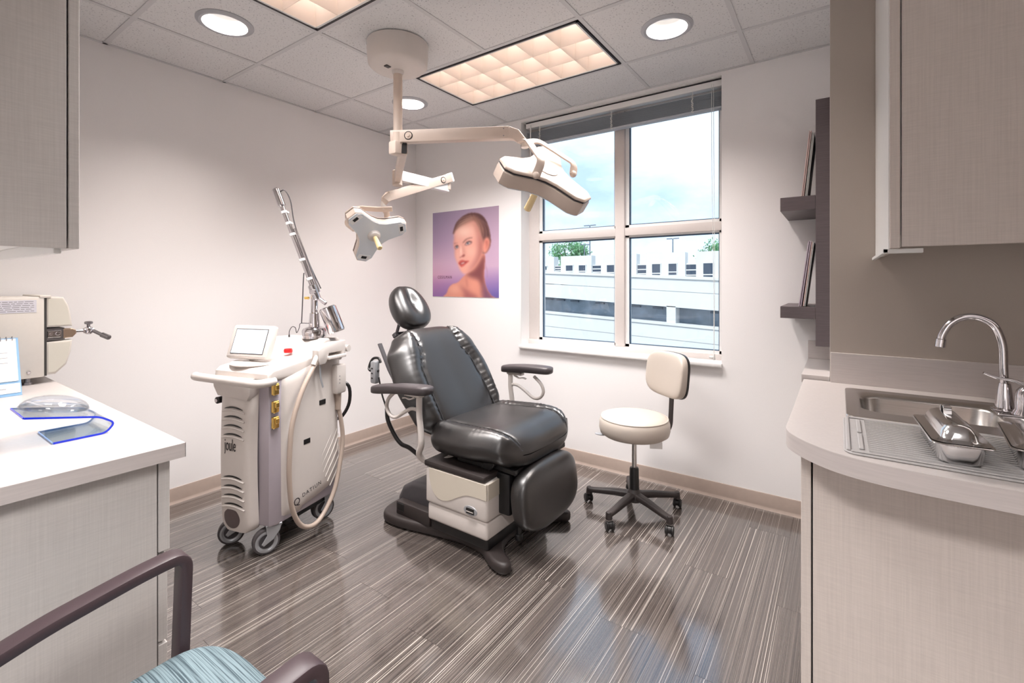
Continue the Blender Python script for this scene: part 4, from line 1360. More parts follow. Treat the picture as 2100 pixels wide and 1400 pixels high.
# arms
def armrest(sgn, x0, x1, zb, zf):
    y = sgn * .425
    n = 9
    bm = NB()
    L = x1 - x0
    def F(i, j):
        a = 2 * PI * j
        t = i
        e = max(0.0, 1 - abs(2 * t - 1) ** 7) ** (1 / 3)
        hw = .046 * e * (1.0 - .12 * math.cos(PI * t)); hh = .027 * e ** .7
        c, s = math.cos(a), math.sin(a)
        sx = math.copysign(abs(c) ** .55, c); sz = math.copysign(abs(s) ** .6, s)
        return Vector((x0 + L * t, y + hw * sx, zb + (zf - zb) * t + hh * sz + .008 * math.sin(PI * t)))
    gridsurf(bm, F, 24, 20)
    ap_ = obj('arm_pad', bm, M_ARMPAD, ch, 60)
    px_ = -.175
    zp = zb + (zf - zb) * (px_ - x0) / L
    bm = NB(); tube(bm, spline([(px_, y, zp - .01), (px_, y, .68), (px_ + .01, y, .60), (px_ + .015, y, .52), (px_ - .015, y * .97, .46), (px_ - .005, y * .9, .42), (px_ + .04, y * .82, .405), (px_ + .09, y * .72, .42), (px_ + .1, y * .55, .44)], 5), .0165, 14)
    obj('arm_post', bm, M_CREAM, ch)
    dr = -1 if (x0 + x1) / 2 < px_ else 1
    bm = NB(); tube(bm, spline([(px_ + dr * .19, y, zp - .03), (px_ + dr * .245, y, zp - .075), (px_ + dr * .262, y, zp - .125), (px_ + dr * .235, y, zp - .165), (px_ + dr * .185, y, zp - .172), (px_ + dr * .12, y, zp - .135), (px_ + dr * .06, y, zp - .105), (px_, y, zp - .105)], 5), .0105, 12)
    obj('arm_loop', bm, M_CREAM, ch)
    bm = NB(); box(bm, min(px_ - .02, px_ + dr * .10), max(px_ + .02, px_ + dr * .10), y - .022, y + .022, zp - .035, zp - .018, .004, 1)
    sweep(bm, spline([(px_ + dr * .03, y - sgn * .0, zp - .04), (px_ + dr * .07, y, zp - .055), (px_ + dr * .10, y, zp - .05), (px_ + dr * .125, y, zp - .055)], 4), rrect(.02, .008, .003, 1), up=(0, 0, 1))
    obj('arm_lever', bm, M_CREAM, ch)
armrest(-1, -.560, -.085, .765, .815)
armrest(1, -.25, .155, .79, .815)
# footrest
Mf = axes((.40, -.06, .30), (0, -1, 0), (-.12, 0, .97))
bm = NB(); superq(bm, (0, 0, 0), (.28, .163, .075), .62, .68, 44, 22, Mf); obj('footrest', bm, M_LEATHER, ch, 70)
bm = NB()
box(bm, .245, .33, -.30, .20, .22, .43, .012, 2); prism(bm, [(.20, .44), (.20, .475), (.36, .455), (.36, .43)], -.30, .22, 'xz', .004, 1)
obj('footrest_plate', bm, M_BLACK, ch)
bm = NB()
for y in (-.22, .20):
    box(bm, .21, .25, y - .018, y + .018, .42, .53, .004, 1)
cyl(bm, (.235, -.21, .505), (.235, .19, .505), .02, n=14)
obj('footrest_hinge', bm, M_BLACK, ch)
put('footrest_bar', M_DKSTEEL, lambda b: box(b, .225, .265, -.17, .13, .505, .535, .004, 1))
bm = NB(); cyl(bm, (.33, -.22, .10), (.33, -.22, .16), .012, n=12); cyl(bm, (.33, -.22, .075), (.33, -.22, .105), .02, n=14, bev=.004); obj('footrest_latch', bm, M_BLACK, ch)
# cord and hand control on the back
bm = NB(); tube(bm, spline([(-.66, -.30, .80), (-.63, -.30, .70), (-.60, -.30, .64), (-.585, -.30, .60)], 5), .005, 8); obj('control_cord', bm, M_BLACK, ch)
bm = NB(); tube(bm, spline([(-.585, -.30, .62), (-.575, -.30, .55), (-.53, -.29, .47), (-.48, -.28, .42), (-.42, -.27, .405), (-.33, -.27, .375), (-.22, -.26, .35), (-.15, -.24, .36)], 6), .0125, 10); obj('power_cord', bm, M_BLACK, ch)
bm = NB(); box(bm, -.715, -.665, -.325, -.285, .76, .90, .012, 2, None); hc = obj('hand_control', bm, M_SILVERP, ch)
put('control_buttons', M_BLACK, lambda b: [box(b, -.70, -.685, -.328, -.324, z, z + .01, .002, 1) for z in (.79, .82, .85)], hc)
bm = NB(); tube(bm, spline([(-.66, -.30, .84), (-.72, -.32, .84), (-.735, -.31, .87), (-.715, -.30, .91), (-.675, -.29, .915), (-.655, -.29, .89)], 4), .008, 10); obj('control_cradle', bm, M_BLACK, ch)
bm = NB(); sweep(bm, [(-.70, -.26, 1.0), (-.61, -.26, .85), (-.56, -.25, .77)], rrect(.03, .014, .004, 1), up=(1, 0, 1)); obj('back_handle', bm, M_GREYDK, ch)

# ================================================================== PROCEDURE STOOL
so = empty('procedure_stool', (2.405, -0.495, 0)); tag(so, 'beige vinyl procedure stool with a small backrest on five castors', 'stool')
bm = NB(); lathe(bm, [(0, .462), (.13, .462), (.182, .468), (.202, .482), (.209, .51), (.207, .545), (.200, .567), (.188, .580), (.16, .587), (.09, .592), (0, .593)], 56)
seat_s = obj('seat', bm, M_VINYL, so, 60)
bm = NB(); tube(bm, [(.196 * math.cos(2 * PI * k / 48), .196 * math.sin(2 * PI * k / 48), .574) for k in range(48)], .0035, 6, closed=True); obj('piping', bm, M_VINYL, seat_s)
obj('seat_plate', lathe(NB(), [(0, .440), (.10, .440), (.12, .450), (.12, .464), (0, .464)], 32), M_BLACK, so)
obj('gas_column', cyl(NB(), (0, 0, .25), (0, 0, .45), .0145, n=20), M_STEEL, so)
obj('column_sleeve', lathe(NB(), [(0, .085), (.028, .085), (.030, .10), (.027, .262), (.024, .270), (.016, .272), (0, .272)], 24), M_BLACK, so)
obj('hub', lathe(NB(), [(0, .072), (.045, .072), (.052, .08), (.048, .112), (.034, .13), (.028, .145), (0, .145)], 28), M_BROWNBLK, so)
for k in range(5):
    a = R(189 + 72 * k)
    dx, dy = math.cos(a), math.sin(a)
    bm = NB()
    sweep(bm, [(dx * .03, dy * .03, .105), (dx * .12, dy * .12, .100), (dx * .24, dy * .24, .086), (dx * .285, dy * .285, .083)], rrect(.046, .034, .012, 3), up=(0, 0, 1), scale=[1.15, 1.05, .85, .8])
    cyl(bm, (dx * .28, dy * .28, .058), (dx * .28, dy * .28, .100), .020, .016, 16, .003)
    leg = obj('leg', bm, M_BROWNBLK, so)
    ca = a + 0.9 * (1 if k % 2 else -1)
    cx, cy = dx * .28 + .014 * math.cos(ca), dy * .28 + .014 * math.sin(ca)
    sx_, sy_ = -math.sin(ca), math.cos(ca)
    bm = NB()
    for s in (-1, 1):
        cyl(bm, (cx + sx_ * s * .008, cy + sy_ * s * .008, .027), (cx + sx_ * s * .024, cy + sy_ * s * .024, .027), .026, n=24, bev=.005)
    cyl(bm, (cx - sx_ * .01, cy - sy_ * .01, .03), (cx + sx_ * .01, cy + sy_ * .01, .03), .02, n=16)
    obj('caster', bm, M_BLACK, so)
ba = R(54)
bd = Vector((math.cos(ba), math.sin(ba), 0)); bs = Vector((-bd.y, bd.x, 0))
bm = NB(); sweep(bm, fillet([tuple(bd * .08 + Vector((0, 0, .452))), tuple(bd * .235 + Vector((0, 0, .455))), tuple(bd * .262 + Vector((0, 0, .50))), tuple(bd * .275 + Vector((0, 0, .74)))], .04, 5), rrect(.040, .009, .003, 1), up=tuple(bs.cross(Vector((0, 0, 1))) * 0 + Vector((bd.x, bd.y, .02))))
obj('back_post', bm, M_BROWNBLK, so)
Mk = axes(bd * .255 + Vector((0, 0, .815)), bs, (bd.x * .10, bd.y * .10, 1))
bm = NB()
def bk(bm):
    s = bmesh.new(); superq(s, (0, 0, 0), (.178, .138, .036), .42, .58, 44, 20)
    for v in s.verts:
        v.co.z += -.10 * 1.0 * (v.co.x ** 2) * 8 * .11 if False else 0.9 * v.co.x ** 2 * (-1)
    me = bpy.data.meshes.new('t'); s.to_mesh(me); s.free(); me.transform(Mk); bm.from_mesh(me); bpy.data.meshes.remove(me)
bk(bm)
# the pad bows round the sitter, so its plate is behind it
bkr = obj('backrest', bm, M_VINYL, so, 60)
bm = NB()
s = bmesh.new(); superq(s, (0, 0, 0), (.179, .139, .012), .3, .55, 44, 12)
sgn = 1 if (Mk.to_3x3() @ Vector((0, 0, 1))).dot(bd) > 0 else -1
for v in s.verts:
    v.co.z += sgn * .026 - 0.9 * v.co.x ** 2
me = bpy.data.meshes.new('t'); s.to_mesh(me); s.free(); me.transform(Mk); bm.from_mesh(me); bpy.data.meshes.remove(me)
obj('backrest_plate', bm, M_BLACK, so, 60)
la = R(195)
bm = NB(); cyl(bm, (0, 0, .45), (.17 * math.cos(la), .17 * math.sin(la), .452), .005, n=10); superq(bm, (.205 * math.cos(la), .205 * math.sin(la), .448), (.034, .02, .005), .7, .8, 16, 8); obj('height_lever', bm, M_SILVERP, so)
bm = NB(); box(bm, .08, .15, -.115, -.112, .428, .468, 0, 1, Matrix.Rotation(R(24), 4, 'Z')); obj('care_tag', bm, M_PAPER, so)

# ================================================================== GUEST CHAIR (near, lower left)
gc = empty('guest_chair', (2.335, -2.93, 0)); tag(gc, 'plum-brown metal armchair with a teal striped cloth seat', 'chair')
bar_p = rrect(.027, .054, .007, 2)
for s in (-1, 1):
    x = s * .293
    bm = NB()
    pts = fillet([(x, -.30, .44), (x, -.285, .60), (x, -.06, .660), (x, .10, .686), (x, .196, .694), (x, .186, .40), (x, .185, .004)], .035, 6)
    sweep(bm, pts, bar_p, up=None if False else (0, -.02, 1) if False else None)
    obj('arm_frame', bm, M_PLUM, gc)
    bm = NB(); sweep(bm, fillet([(x, -.32, .86), (x, -.29, .44), (x, -.33, .004)], .05), bar_p); obj('rear_leg', bm, M_PLUM, gc)
bm = NB()
def seatpad(bm):
    s = bmesh.new(); superq(s, (0, 0, 0), (.262, .265, .042), .28, .38, 56, 20)
    for v in s.verts:
        v.co.z += .012 * (v.co.y / .26) - .030 * max(0, (v.co.y - .14) / .12) ** 2 - .18 * v.co.x ** 2 * .5
    me = bpy.data.meshes.new('t'); s.to_mesh(me); s.free(); me.transform(Matrix.Translation((0, .01, .435))); bm.from_mesh(me); bpy.data.meshes.remove(me)
seatpad(bm); obj('seat', bm, M_TEAL, gc, 60)
bm = NB(); box(bm, -.29, .29, -.20, -.17, .385, .41, .004, 1); box(bm, -.29, .29, .12, .15, .375, .40, .004, 1); obj('seat_rail', bm, M_PLUM, gc)
bm = NB(); superq(bm, (0, 0, 0), (.255, .19, .025), .3, .35, 40, 14, axes((0, -.305, .68), (1, 0, 0), (0, -.08, 1))); obj('backrest', bm, M_TEAL, gc, 60)
# ================================================================== SURGICAL LIGHT (ceiling mounted, two heads)
SLX, SLY = 1.358, -1.423
sl_ = empty('surgical_light', (SLX, SLY, CZ)); tag(sl_, 'cream two-headed surgical light on a ceiling pole', 'surgical light')
so_ = Vector((SLX, SLY, CZ))
def S(p):
    return Vector(p) - so_
M_SL = M_CREAM_W
obj('ceiling_canopy', lathe(NB(), [(0, -.150), (.05, -.150), (.10, -.146), (.145, -.136), (.165, -.118), (.170, -.06), (.172, -.002), (0, -.002)], 56), M_CREAM, sl_, 50)
bm = NB(); box(bm, .055, .068, -.163, -.160, -.035, -.02, 0, 1, Matrix.Rotation(R(-52), 4, 'Z')); obj('canopy_sticker', bm, M_PAPER, sl_)
bm = NB(); box(bm, -.012, .012, -.09, -.06, -.153, -.1475, 0); obj('canopy_slot', bm, M_BLACK, sl_)
obj('pole_collar', lathe(NB(), [(0, -.17), (.028, -.17), (.034, -.16), (.034, -.148), (0, -.148)], 28), M_CREAM, sl_)
obj('pole', cyl(NB(), (0, 0, -.16), (0, 0, -.50), .0255, n=28), M_SL, sl_)
def beam(bm, a, b_, w, h, r=.006, up=(0, 0, 1)):
    return sweep(bm, [a, b_], rrect(w, h, r, 2), up=up)
# upper spring arm
A0, A1 = S((1.345, -1.432, 2.213)), S((1.905, -1.095, 2.222))
ad = (A1 - A0).normalized()
an = Vector((ad.y, -ad.x, 0)).normalized()       # towards the camera
bm = NB(); beam(bm, A0 - ad * .02, A1, .052, .070); ua = obj('upper_arm', bm, M_SL, sl_)
for t, r in ((.085, .024),):
    c = A0 + ad * t
    bm = NB(); lathe(bm, [(0, 0), (r, 0), (r, .002), (0, .002)], 28, frame_z(c + an * .026, an)); obj('pivot_ring', bm, M_BLACK, ua)
    bm = NB(); lathe(bm, [(0, .002), (r * .82, .002), (r * .78, .0045), (r * .4, .005), (r * .34, .010), (0, .011)], 28, frame_z(c + an * .026, an)); obj('pivot_cap', bm, M_SL, ua)
for dz in (-.02, .02):
    bm = NB(); cyl(bm, A1 - ad * .03 + an * .0255 + Vector((0, 0, dz)), A1 - ad * .03 + an * .0275 + Vector((0, 0, dz)), .0035, n=10); obj('arm_screw', bm, M_DKSTEEL, ua)
bm = NB(); cyl(bm, (0, 0, -.50), (0, 0, -.57), .033, n=24, bev=.004); obj('pole_joint', bm, M_SL, sl_)
# tapered arm tip and yoke of the large head
T0 = A1 + ad * .0
T1 = S((1.985, -1.06, 2.165))
bm = NB(); sweep(bm, [T0 - ad * .005, T0 + ad * .04 + Vector((0, 0, -.012)), T1], rrect(.050, .068, .006, 2), up=(0, 0, 1), scale=[1, .9, .55]); obj('arm_tip', bm, M_SL, ua)
bm = NB(); cyl(bm, T1 + Vector((0, 0, .012)), T1 + Vector((0, 0, -.03)), .022, n=20, bev=.003); obj('swivel', bm, M_CREAM, sl_)

def lamp_head(c, up, lobe, L, w, th, prong_pts, label):
    """three-lobed flat head: housing above, pale face panel below, hub and handle on the axis"""
    U_ = Vector(up).normalized()
    M = frame_z(c, U_, lobe)
    out = []
    c0 = .028 * L / .28
    for k in range(3):
        a = R(120 * k)
        u = Vector((math.cos(a), math.sin(a))); v = Vector((-u.y, u.x))
        wi = w * .5; we = w * .42
        for s_, t_ in ((L * .42, -wi), (L - c0 * 1.5, -we), (L, -we + c0 * 1.2), (L, we - c0 * 1.2), (L - c0 * 1.5, we), (L * .42, wi)):
            p = u * s_ + v * t_
            out.append((p.x, p.y))
    # soften the concave corners
    pts = []
    for i, p in enumerate(out):
        pts.append(p)
        if i % 6 == 5:
            q = out[(i + 1) % len(out)]
            m = ((p[0] + q[0]) / 2, (p[1] + q[1]) / 2)
            f = .93
            pts.append((m[0] * f, m[1] * f))
    hd = empty('lamp_head'); hd.parent = sl_
    hd['label'] = label
    bm = NB(); prism(bm, pts, -th * .5, th * .28, 'xy', .010 * L / .28, 3, M); obj('housing', bm, M_SL, hd)
    bm = NB(); prism(bm, [(x * .985, y * .985) for x, y in pts], th * .28, th * .33, 'xy', 0, 1, M); obj('seam_gasket', bm, M_GREYDK, hd)
    bm = NB(); prism(bm, pts, th * .33, th * .52, 'xy', .012 * L / .28, 3, M); obj('top_cover', bm, M_SL, hd)
    bm = NB(); prism(bm, [(x * .965, y * .965) for x, y in pts], -th * .5 - .004, -th * .49, 'xy', .002, 1, M); obj('face_panel', bm, mat('face_panel_pale_blue', (232, 238, 244), 0.3), hd)
    for k in range(3):
        Mk_ = M @ Matrix.Rotation(R(120 * k), 4, 'Z')
        bm = NB(); box(bm, L * .74, L * .90, -w * .3, w * .3, -th * .5 - .0055, -th * .5 - .003, .001, 1, Mk_); obj('lens_plate', bm, M_PAPER, hd)
        bm = NB(); box(bm, L * .78, L * .87, -w * .13, w * .13, -th * .5 - .0075, -th * .5 - .005, .0008, 1, Mk_); obj('lens_window', bm, M_BLACK, hd)
        bm = NB(); box(bm, L * .64, L * .90, -w * .24, w * .24, th * .519, th * .522, 0, 1, Mk_)
        for q in range(5):
            tube(bm, [Mk_ @ Vector((L * (.77 + .07 * math.cos(t + q)) , w * (.16 - .02 * q) * math.sin(t), th * .523)) for t in np.linspace(.3 * q, 4 + .4 * q, 12)], .0009, 5)
        bm2 = NB()
        for q in range(3):
            tube(bm2, [Mk_ @ Vector((L * .77 + L * (.09 - .025 * q) * math.cos(t), w * (.24 - .07 * q) * math.sin(t), th * .522)) for t in np.linspace(.3 * q, 5 + .3 * q, 18)], .0009, 5)
        bm.free()
        obj('engraved_mark', bm2, M_GREYINK, hd)
    bm = NB(); lathe(bm, [(0, -th * .5 - .03), (w * .20, -th * .5 - .03), (w * .26, -th * .5 - .024), (w * .30, -th * .5 - .006), (w * .34, -th * .49), (0, -th * .49)], 32, M); obj('hub', bm, M_CREAM, hd)
    bm = NB(); lathe(bm, [(0, -th * .5 - .03 - L * .50), (.0125 * L / .2, -th * .5 - .03 - L * .50), (.0150 * L / .2, -th * .5 - .026 - L * .50), (.0125 * L / .2, -th * .5 - .028), (0, -th * .5 - .028)], 24, M); obj('handle', bm, M_IVORY, hd)
    bm = NB(); lathe(bm, [(0, th * .50), (w * .36, th * .50), (w * .36, th * .56), (w * .30, th * .60), (0, th * .61)], 32, M); obj('top_boss', bm, M_CREAM, hd)
    for pp in prong_pts:
        bm = NB(); sweep(bm, fillet([tuple(S(p)) for p in pp], .03, 5), rrect(.046 * L / .28, .012, .004, 2), up=tuple(U_))
        end = S(pp[-1])
        superq(bm, end, (.019 * L / .28, .019 * L / .28, .019 * L / .28), .9, .9, 14, 10)
        obj('yoke_arm', bm, M_SL, hd)
    return hd
C1 = (2.085, -1.025, 1.965)
U1, LB1 = (0.655, -0.274, 0.7), (-0.41, -0.983, 0)
lamp_head(S(C1), U1, LB1, .285, .175, .105,
          [[(1.965, -1.075, 2.165), (2.02, -1.09, 2.17), (2.155, -1.155, 2.02), (2.125, -1.165, 1.945)],
           [(1.965, -1.065, 2.165), (2.03, -.99, 2.185), (2.19, -.86, 2.06), (2.185, -.865, 2.0)]], 'large lamp head before the window')
# lower arm: three links
bm = NB(); box(bm, -.030, .030, -.045, .045, -.63, -.555, .01, 2); obj('lower_joint', bm, M_SL, sl_)
B0, B1 = S((1.392, -1.41, 2.150)), S((.868, -.997, 2.120))
bm = NB(); beam(bm, B0, B1, .042, .070); la_ = obj('lower_arm', bm, M_SL, sl_)
bd_ = (B1 - B0).normalized()
bm = NB(); beam(bm, B0 - bd_ * .004, B0 + bd_ * .002, .036, .062); obj('arm_end_cap', bm, M_BLACK, la_)
bm = NB(); cyl(bm, B1 + Vector((0, 0, -.055)), B1 + Vector((0, 0, .055)), .035, n=24, bev=.005); obj('elbow', bm, M_SL, sl_)
E0, E1 = S((.885, -.985, 2.135)), S((.915, -.535, 2.125))
bm = NB(); beam(bm, E0, E1, .045, .072); obj('middle_arm', bm, mat('window_lit_arm', (240, 240, 240), 0.35), sl_)  # this link is whitened to paint in the window light falling on it
bm = NB(); cyl(bm, E1 + Vector((0, 0, -.02)), E1 + Vector((0, 0, .075)), .028, n=24, bev=.004); obj('elbow', bm, M_SL, sl_)
F0, F1 = S((.935, -.525, 2.20)), S((.852, -1.06, 1.985))
bm = NB(); beam(bm, F0, F1, .045, .066); fa = obj('spring_arm', bm, M_SL, sl_)
fd = (F1 - F0).normalized(); fn = Vector((-fd.y, fd.x, 0)).normalized(); fn = fn if fn.x > 0 else -fn
c = F0 + fd * .09
bm = NB(); lathe(bm, [(0, 0), (.024, 0), (.024, .002), (0, .002)], 24, frame_z(c + fn * .0225, fn)); obj('pivot_ring', bm, M_BLACK, fa)
bm = NB(); lathe(bm, [(0, .002), (.019, .002), (.018, .0045), (.008, .005), (.007, .010), (0, .011)], 24, frame_z(c + fn * .0225, fn)); obj('pivot_cap', bm, M_SL, fa)
bm = NB(); box(bm, -.03, .03, -.012, .012, -.036, .036, .005, 1, frame_z(F0, fd, (0, 0, 1)) @ Matrix.Rotation(R(90), 4, 'Y')); obj('arm_end_cap', bm, M_PAPER, fa)
G1 = F1 + Vector((-.02, -.03, -.06))
bm = NB(); sweep(bm, [F1 - fd * .005, F1 + fd * .03 + Vector((0, 0, -.015)), G1], rrect(.043, .064, .006, 2), up=(0, 0, 1), scale=[1, .9, .5]); obj('arm_tip', bm, M_SL, fa)
bm = NB(); cyl(bm, G1 + Vector((.0, 0, .02)), G1 + Vector((0, 0, -.035)), .02, n=20, bev=.003); obj('swivel', bm, M_CREAM, sl_)
g1 = G1 + so_
lamp_head(S((.765, -1.13, 1.735)), (-.713, .233, .65), (.498, .770, .27), .235, .145, .072,
          [[tuple(g1 + Vector((.05, .035, -.03))), tuple(g1 + Vector((-.02, -.03, -.035))), (.70, -1.20, 1.90), (.60, -1.225, 1.80), (.655, -1.20, 1.755)],
           [tuple(g1 + Vector((.0, -.0, -.03))), tuple(g1 + Vector((.0, .03, -.05))), (.80, -1.03, 1.80)]], 'small lamp head tilted down over the chair')

# ================================================================== LASER MACHINE
lm = empty('laser_machine', (0.84, -1.815, 0), R(14)); tag(lm, 'cream wheeled laser console with touchscreen, hose and steel arm', 'medical laser')
def lp(name, m, f, parent=lm, sharp=35):
    bm = NB(); f(bm); return obj(name, bm, m, parent, sharp)
# chassis columns (lavender grey) and inner body
def body(b):
    prism(b, [(-.165, -.235), (.165, -.235), (.185, -.20), (.185, .235), (-.185, .235), (-.185, -.20)], .145, .90, 'xy', .012, 2)
lp('body_shell', M_LAV, body)
# side panels, convex with a wavy lower edge
def side_panel(s):
    def f(b):
        def zlow(y):
            return .155 - .06 * math.sin(PI * min(1, max(0, (y + .20) / .43))) * 0 + (.05 * ((y + .2) / .43) ** 2 if y > -.05 else -.01 + .02 * abs(y + .05) / .15)
        nu, nv = 26, 24
        def F(i, j):
            y = -.185 + .42 * i
            z0, z1 = zlow(y), .905 + .10 * i
            z = z0 + (z1 - z0) * j
            e = (1 - abs(2 * i - 1) ** 6) ** .5 * (1 - abs(2 * j - 1) ** 14) ** .5
            x = s * (.176 + .026 * e + .010 * math.sin(PI * j) * e)
            return Vector((x, y, z))
        gridsurf(b, F, nu, nv)
        def F2(i, j):
            p = F(i, j); p.x = s * .175; return p
        gridsurf(b, F2, nu, nv)
    return lp('side_panel', M_CREAM, f, sharp=60)
spn = side_panel(1); side_panel(-1)
# front panel, bulged, rounded foot
def front(b):
    def F(i, j):
        x = -.135 + .235 * i
        z = .115 + .745 * j
        e = (max(0, 1 - abs(2 * i - 1) ** 6)) ** .5
        low = max(0, 1 - (z - .115) / .06)
        sh = .10 * (1 - math.sqrt(max(0, 1 - low ** 2)))
        xc = -.0175
        return Vector((xc + (x - xc) * (1 - sh * 3.2), -.233 - .045 * e - .012 * math.sin(PI * j), z))
    gridsurf(b, F, 20, 40)
    def F2(i, j):
        p = F(i, j); p.y = -.228; return p
    gridsurf(b, F2, 20, 40)
lp('front_panel', M_CREAM, front, sharp=60)
lp('front_pocket', M_CREAM, lambda b: prism(b, [(-.17, .90), (-.16, .845), (-.13, .80), (.08, .79), (.10, .82), (.10, .90)], -.292, -.23, 'xz', .012, 2))
def yfront(x, z):
    i = (x + .135) / .235; j = (z - .115) / .745
    return -.233 - .045 * max(0, 1 - abs(2 * i - 1) ** 6) ** .5 - .012 * math.sin(PI * j)
for z in [.735 - .045 * k for k in range(4)] + [.385 - .047 * k for k in range(4)]:
    def vent(b, z=z):
        pts = [(x, yfront(x, z) - .0015, z + .005 + .010 * math.cos((x + .02) / .065 * PI / 2)) for x in np.linspace(-.085, .045, 12)]
        sweep(b, pts, [(-.002, -.0035), (.002, -.0035), (.002, .0035), (-.002, .0035)], up=(0, 0, 1), scale=[.25] + [.6, .85] + [1] * 6 + [.85, .6, .25])
    v = lp('vent_slot', M_BLACK, vent)
    def hood(b, z=z):
        pts = [(x, yfront(x, z) - .003, z - .010 + .012 * math.cos((x + .02) / .078 * PI / 2)) for x in np.linspace(-.098, .058, 12)]
        tube(b, pts, .0042, 8)
    lp('vent_lip', M_CREAM, hood, v)
Mfront = lambda x, z: axes((x, yfront(x, z) - .0022, z), (1, 0, 0), (0, 0, 1))
text_mesh('wordmark', 'joule', .088, M_INK, lm, Mfront(-.035, .555), sx=.46)
lp('key_disc', mat('smoked_disc', (96, 84, 84), .35), lambda b: lathe(b, [(0, -.004), (.054, -.004), (.058, .0), (.056, .006), (.048, .008), (0, .009)], 36, frame_z((-.035, yfront(-.035, .18) + .006, .185), (0, -1, 0))))
# top cap rising to the rear
def cap(b):
    prof = [(-.25, .885), (-.262, .90), (-.26, .925), (-.235, .945), (-.10, .962), (.03, .975), (.07, 1.005), (.10, 1.05), (.13, 1.062), (.24, 1.058), (.25, 1.04), (.25, .885)]
    prism(b, prof, -.192, .192, 'yz', .014, 3)
lp('top_cap', M_CREAM, cap)
lp('top_recess_rim', M_CREAM, lambda b: lathe(b, [(0, 0), (.13, 0), (.14, .008), (.132, .016), (0, .016)], 40, Matrix.Translation((-.035, -.12, .948))))
# touchscreen
Msc = axes((-.065, -.145, 1.065), (1, .10, 0), (0, .34, .94))
scr = lp('screen_housing', M_CREAM, lambda b: box(b, -.135, .135, -.092, .092, -.032, .010, .014, 3, Msc))
lp('screen_bezel', M_GREYDK, lambda b: box(b, -.106, .106, -.069, .069, .0095, .0112, 0, 1, Msc), scr)
M_SCREEN = emission('lit_screen', (0.86, 0.93, 1.0), 1.9)
lp('screen', M_SCREEN, lambda b: box(b, -.102, .102, -.065, .065, .011, .0118, 0, 1, Msc), scr)
lp('screen_port', M_BLACK, lambda b: box(b, -.137, -.134, -.045, -.03, -.018, -.008, 0, 1, Msc), scr)
lp('screen_neck', M_CREAM, lambda b: tube(b, [(-.06, -.12, .955), (-.065, -.125, 1.0)], .03, 16))
# handle bars
lp('push_handle', M_CREAM, lambda b: tube(b, spline([(-.275, -.30, .895), (-.24, -.315, .895), (-.05, -.32, .893), (.10, -.318, .890), (.165, -.312, .888), (.185, -.28, .886), (.186, -.22, .886)], 5), .021, 16))
lp('rear_handle', M_CREAM, lambda b: tube(b, [(.10, .265, .99), (.235, .275, .99)], .020, 16))
lp('rear_cap_block', M_CREAM, lambda b: box(b, -.16, .19, .235, .275, .92, 1.04, .012, 2))
lp('emergency_stop', M_RED, lambda b: (lathe(b, [(0, 0), (.022, 0), (.024, .012), (.020, .022), (0, .024)], 24, Matrix.Translation((.03, .015, .990)))))
# key lock on the left
lp('key_switch', M_BLACK, lambda b: (cyl(b, (-.175, -.225, .765), (-.175, -.26, .765), .018, n=20, bev=.003)))
lp('key_switch_ring', M_CHROME, lambda b: cyl(b, (-.175, -.258, .765), (-.175, -.264, .765), .010, n=16))
# brass ports on the near column
for z in (.845, .755, .675):
    pt = lp('brass_port', M_BRASS, lambda b, z=z: box(b, .176, .196, -.232, -.196, z - .030, z + .030, .004, 1))
    lp('port_lever', M_BRASS, lambda b, z=z: box(b, .193, .206, -.226, -.204, z - .004, z + .024, .003, 1), pt)
# handpiece cradle on the near side
def cradle(b):
    prism(b, [(.02, .955), (.02, 1.01), (.06, 1.03), (.14, 1.045), (.235, 1.045), (.235, .955), (.205, .955), (.205, .985), (.10, .985), (.095, .955), (.075, .93), (.03, .93)], .196, .245, 'yz', .006, 2)
lp('handpiece_cradle', M_CREAM, cradle)
lp('cradle_tray', M_CREAM, lambda b: box(b, .19, .262, .085, .225, .950, .968, .004, 1))
lp('handpiece_nozzle', M_CREAM, lambda b: tube(b, spline([(.222, .045, .985), (.228, .02, .97), (.235, -.01, .935)], 4), .013, 12))
lp('strap', M_SILVERP, lambda b: sweep(b, spline([(.230, .045, .94), (.235, .045, .86), (.238, .06, .80)], 4), rrect(.012, .003, .001, 1), up=(1, 0, 0)))
# black catches
for y, z in ((.085, .71), (-.03, .525)):
    lp('side_catch', M_BLACK, lambda b, y=y, z=z: box(b, .200, .2135, y - .024, y + .024, z - .014, z + .014, .002, 1), spn)
# ridges at the lower rear of the side panel
for k in range(6):
    y0, z0 = .06 + .018 * k, .405 - .033 * k
    lp('ridge', M_CREAM, lambda b, y0=y0, z0=z0: tube(b, [(.2045, y0, z0 - .03), (.209, y0 + .05, z0 + .04), (.2085, y0 + .09, z0 + .095), (.2025, min(y0 + .13, .222), z0 + .15)], .0035, 6), spn)
Mside = lambda y, z, rz=0: axes((.2125, y, z), (0, math.cos(rz), math.sin(rz)), (0, -math.sin(rz), math.cos(rz)))
text_mesh('maker_mark', 'Q', .055, M_INK, spn, Mside(-.10, .225, R(6)))
text_mesh('maker_mark', 'DATIUN', .030, M_INK, spn, Mside(.005, .252, R(8)), spacing=1.35)
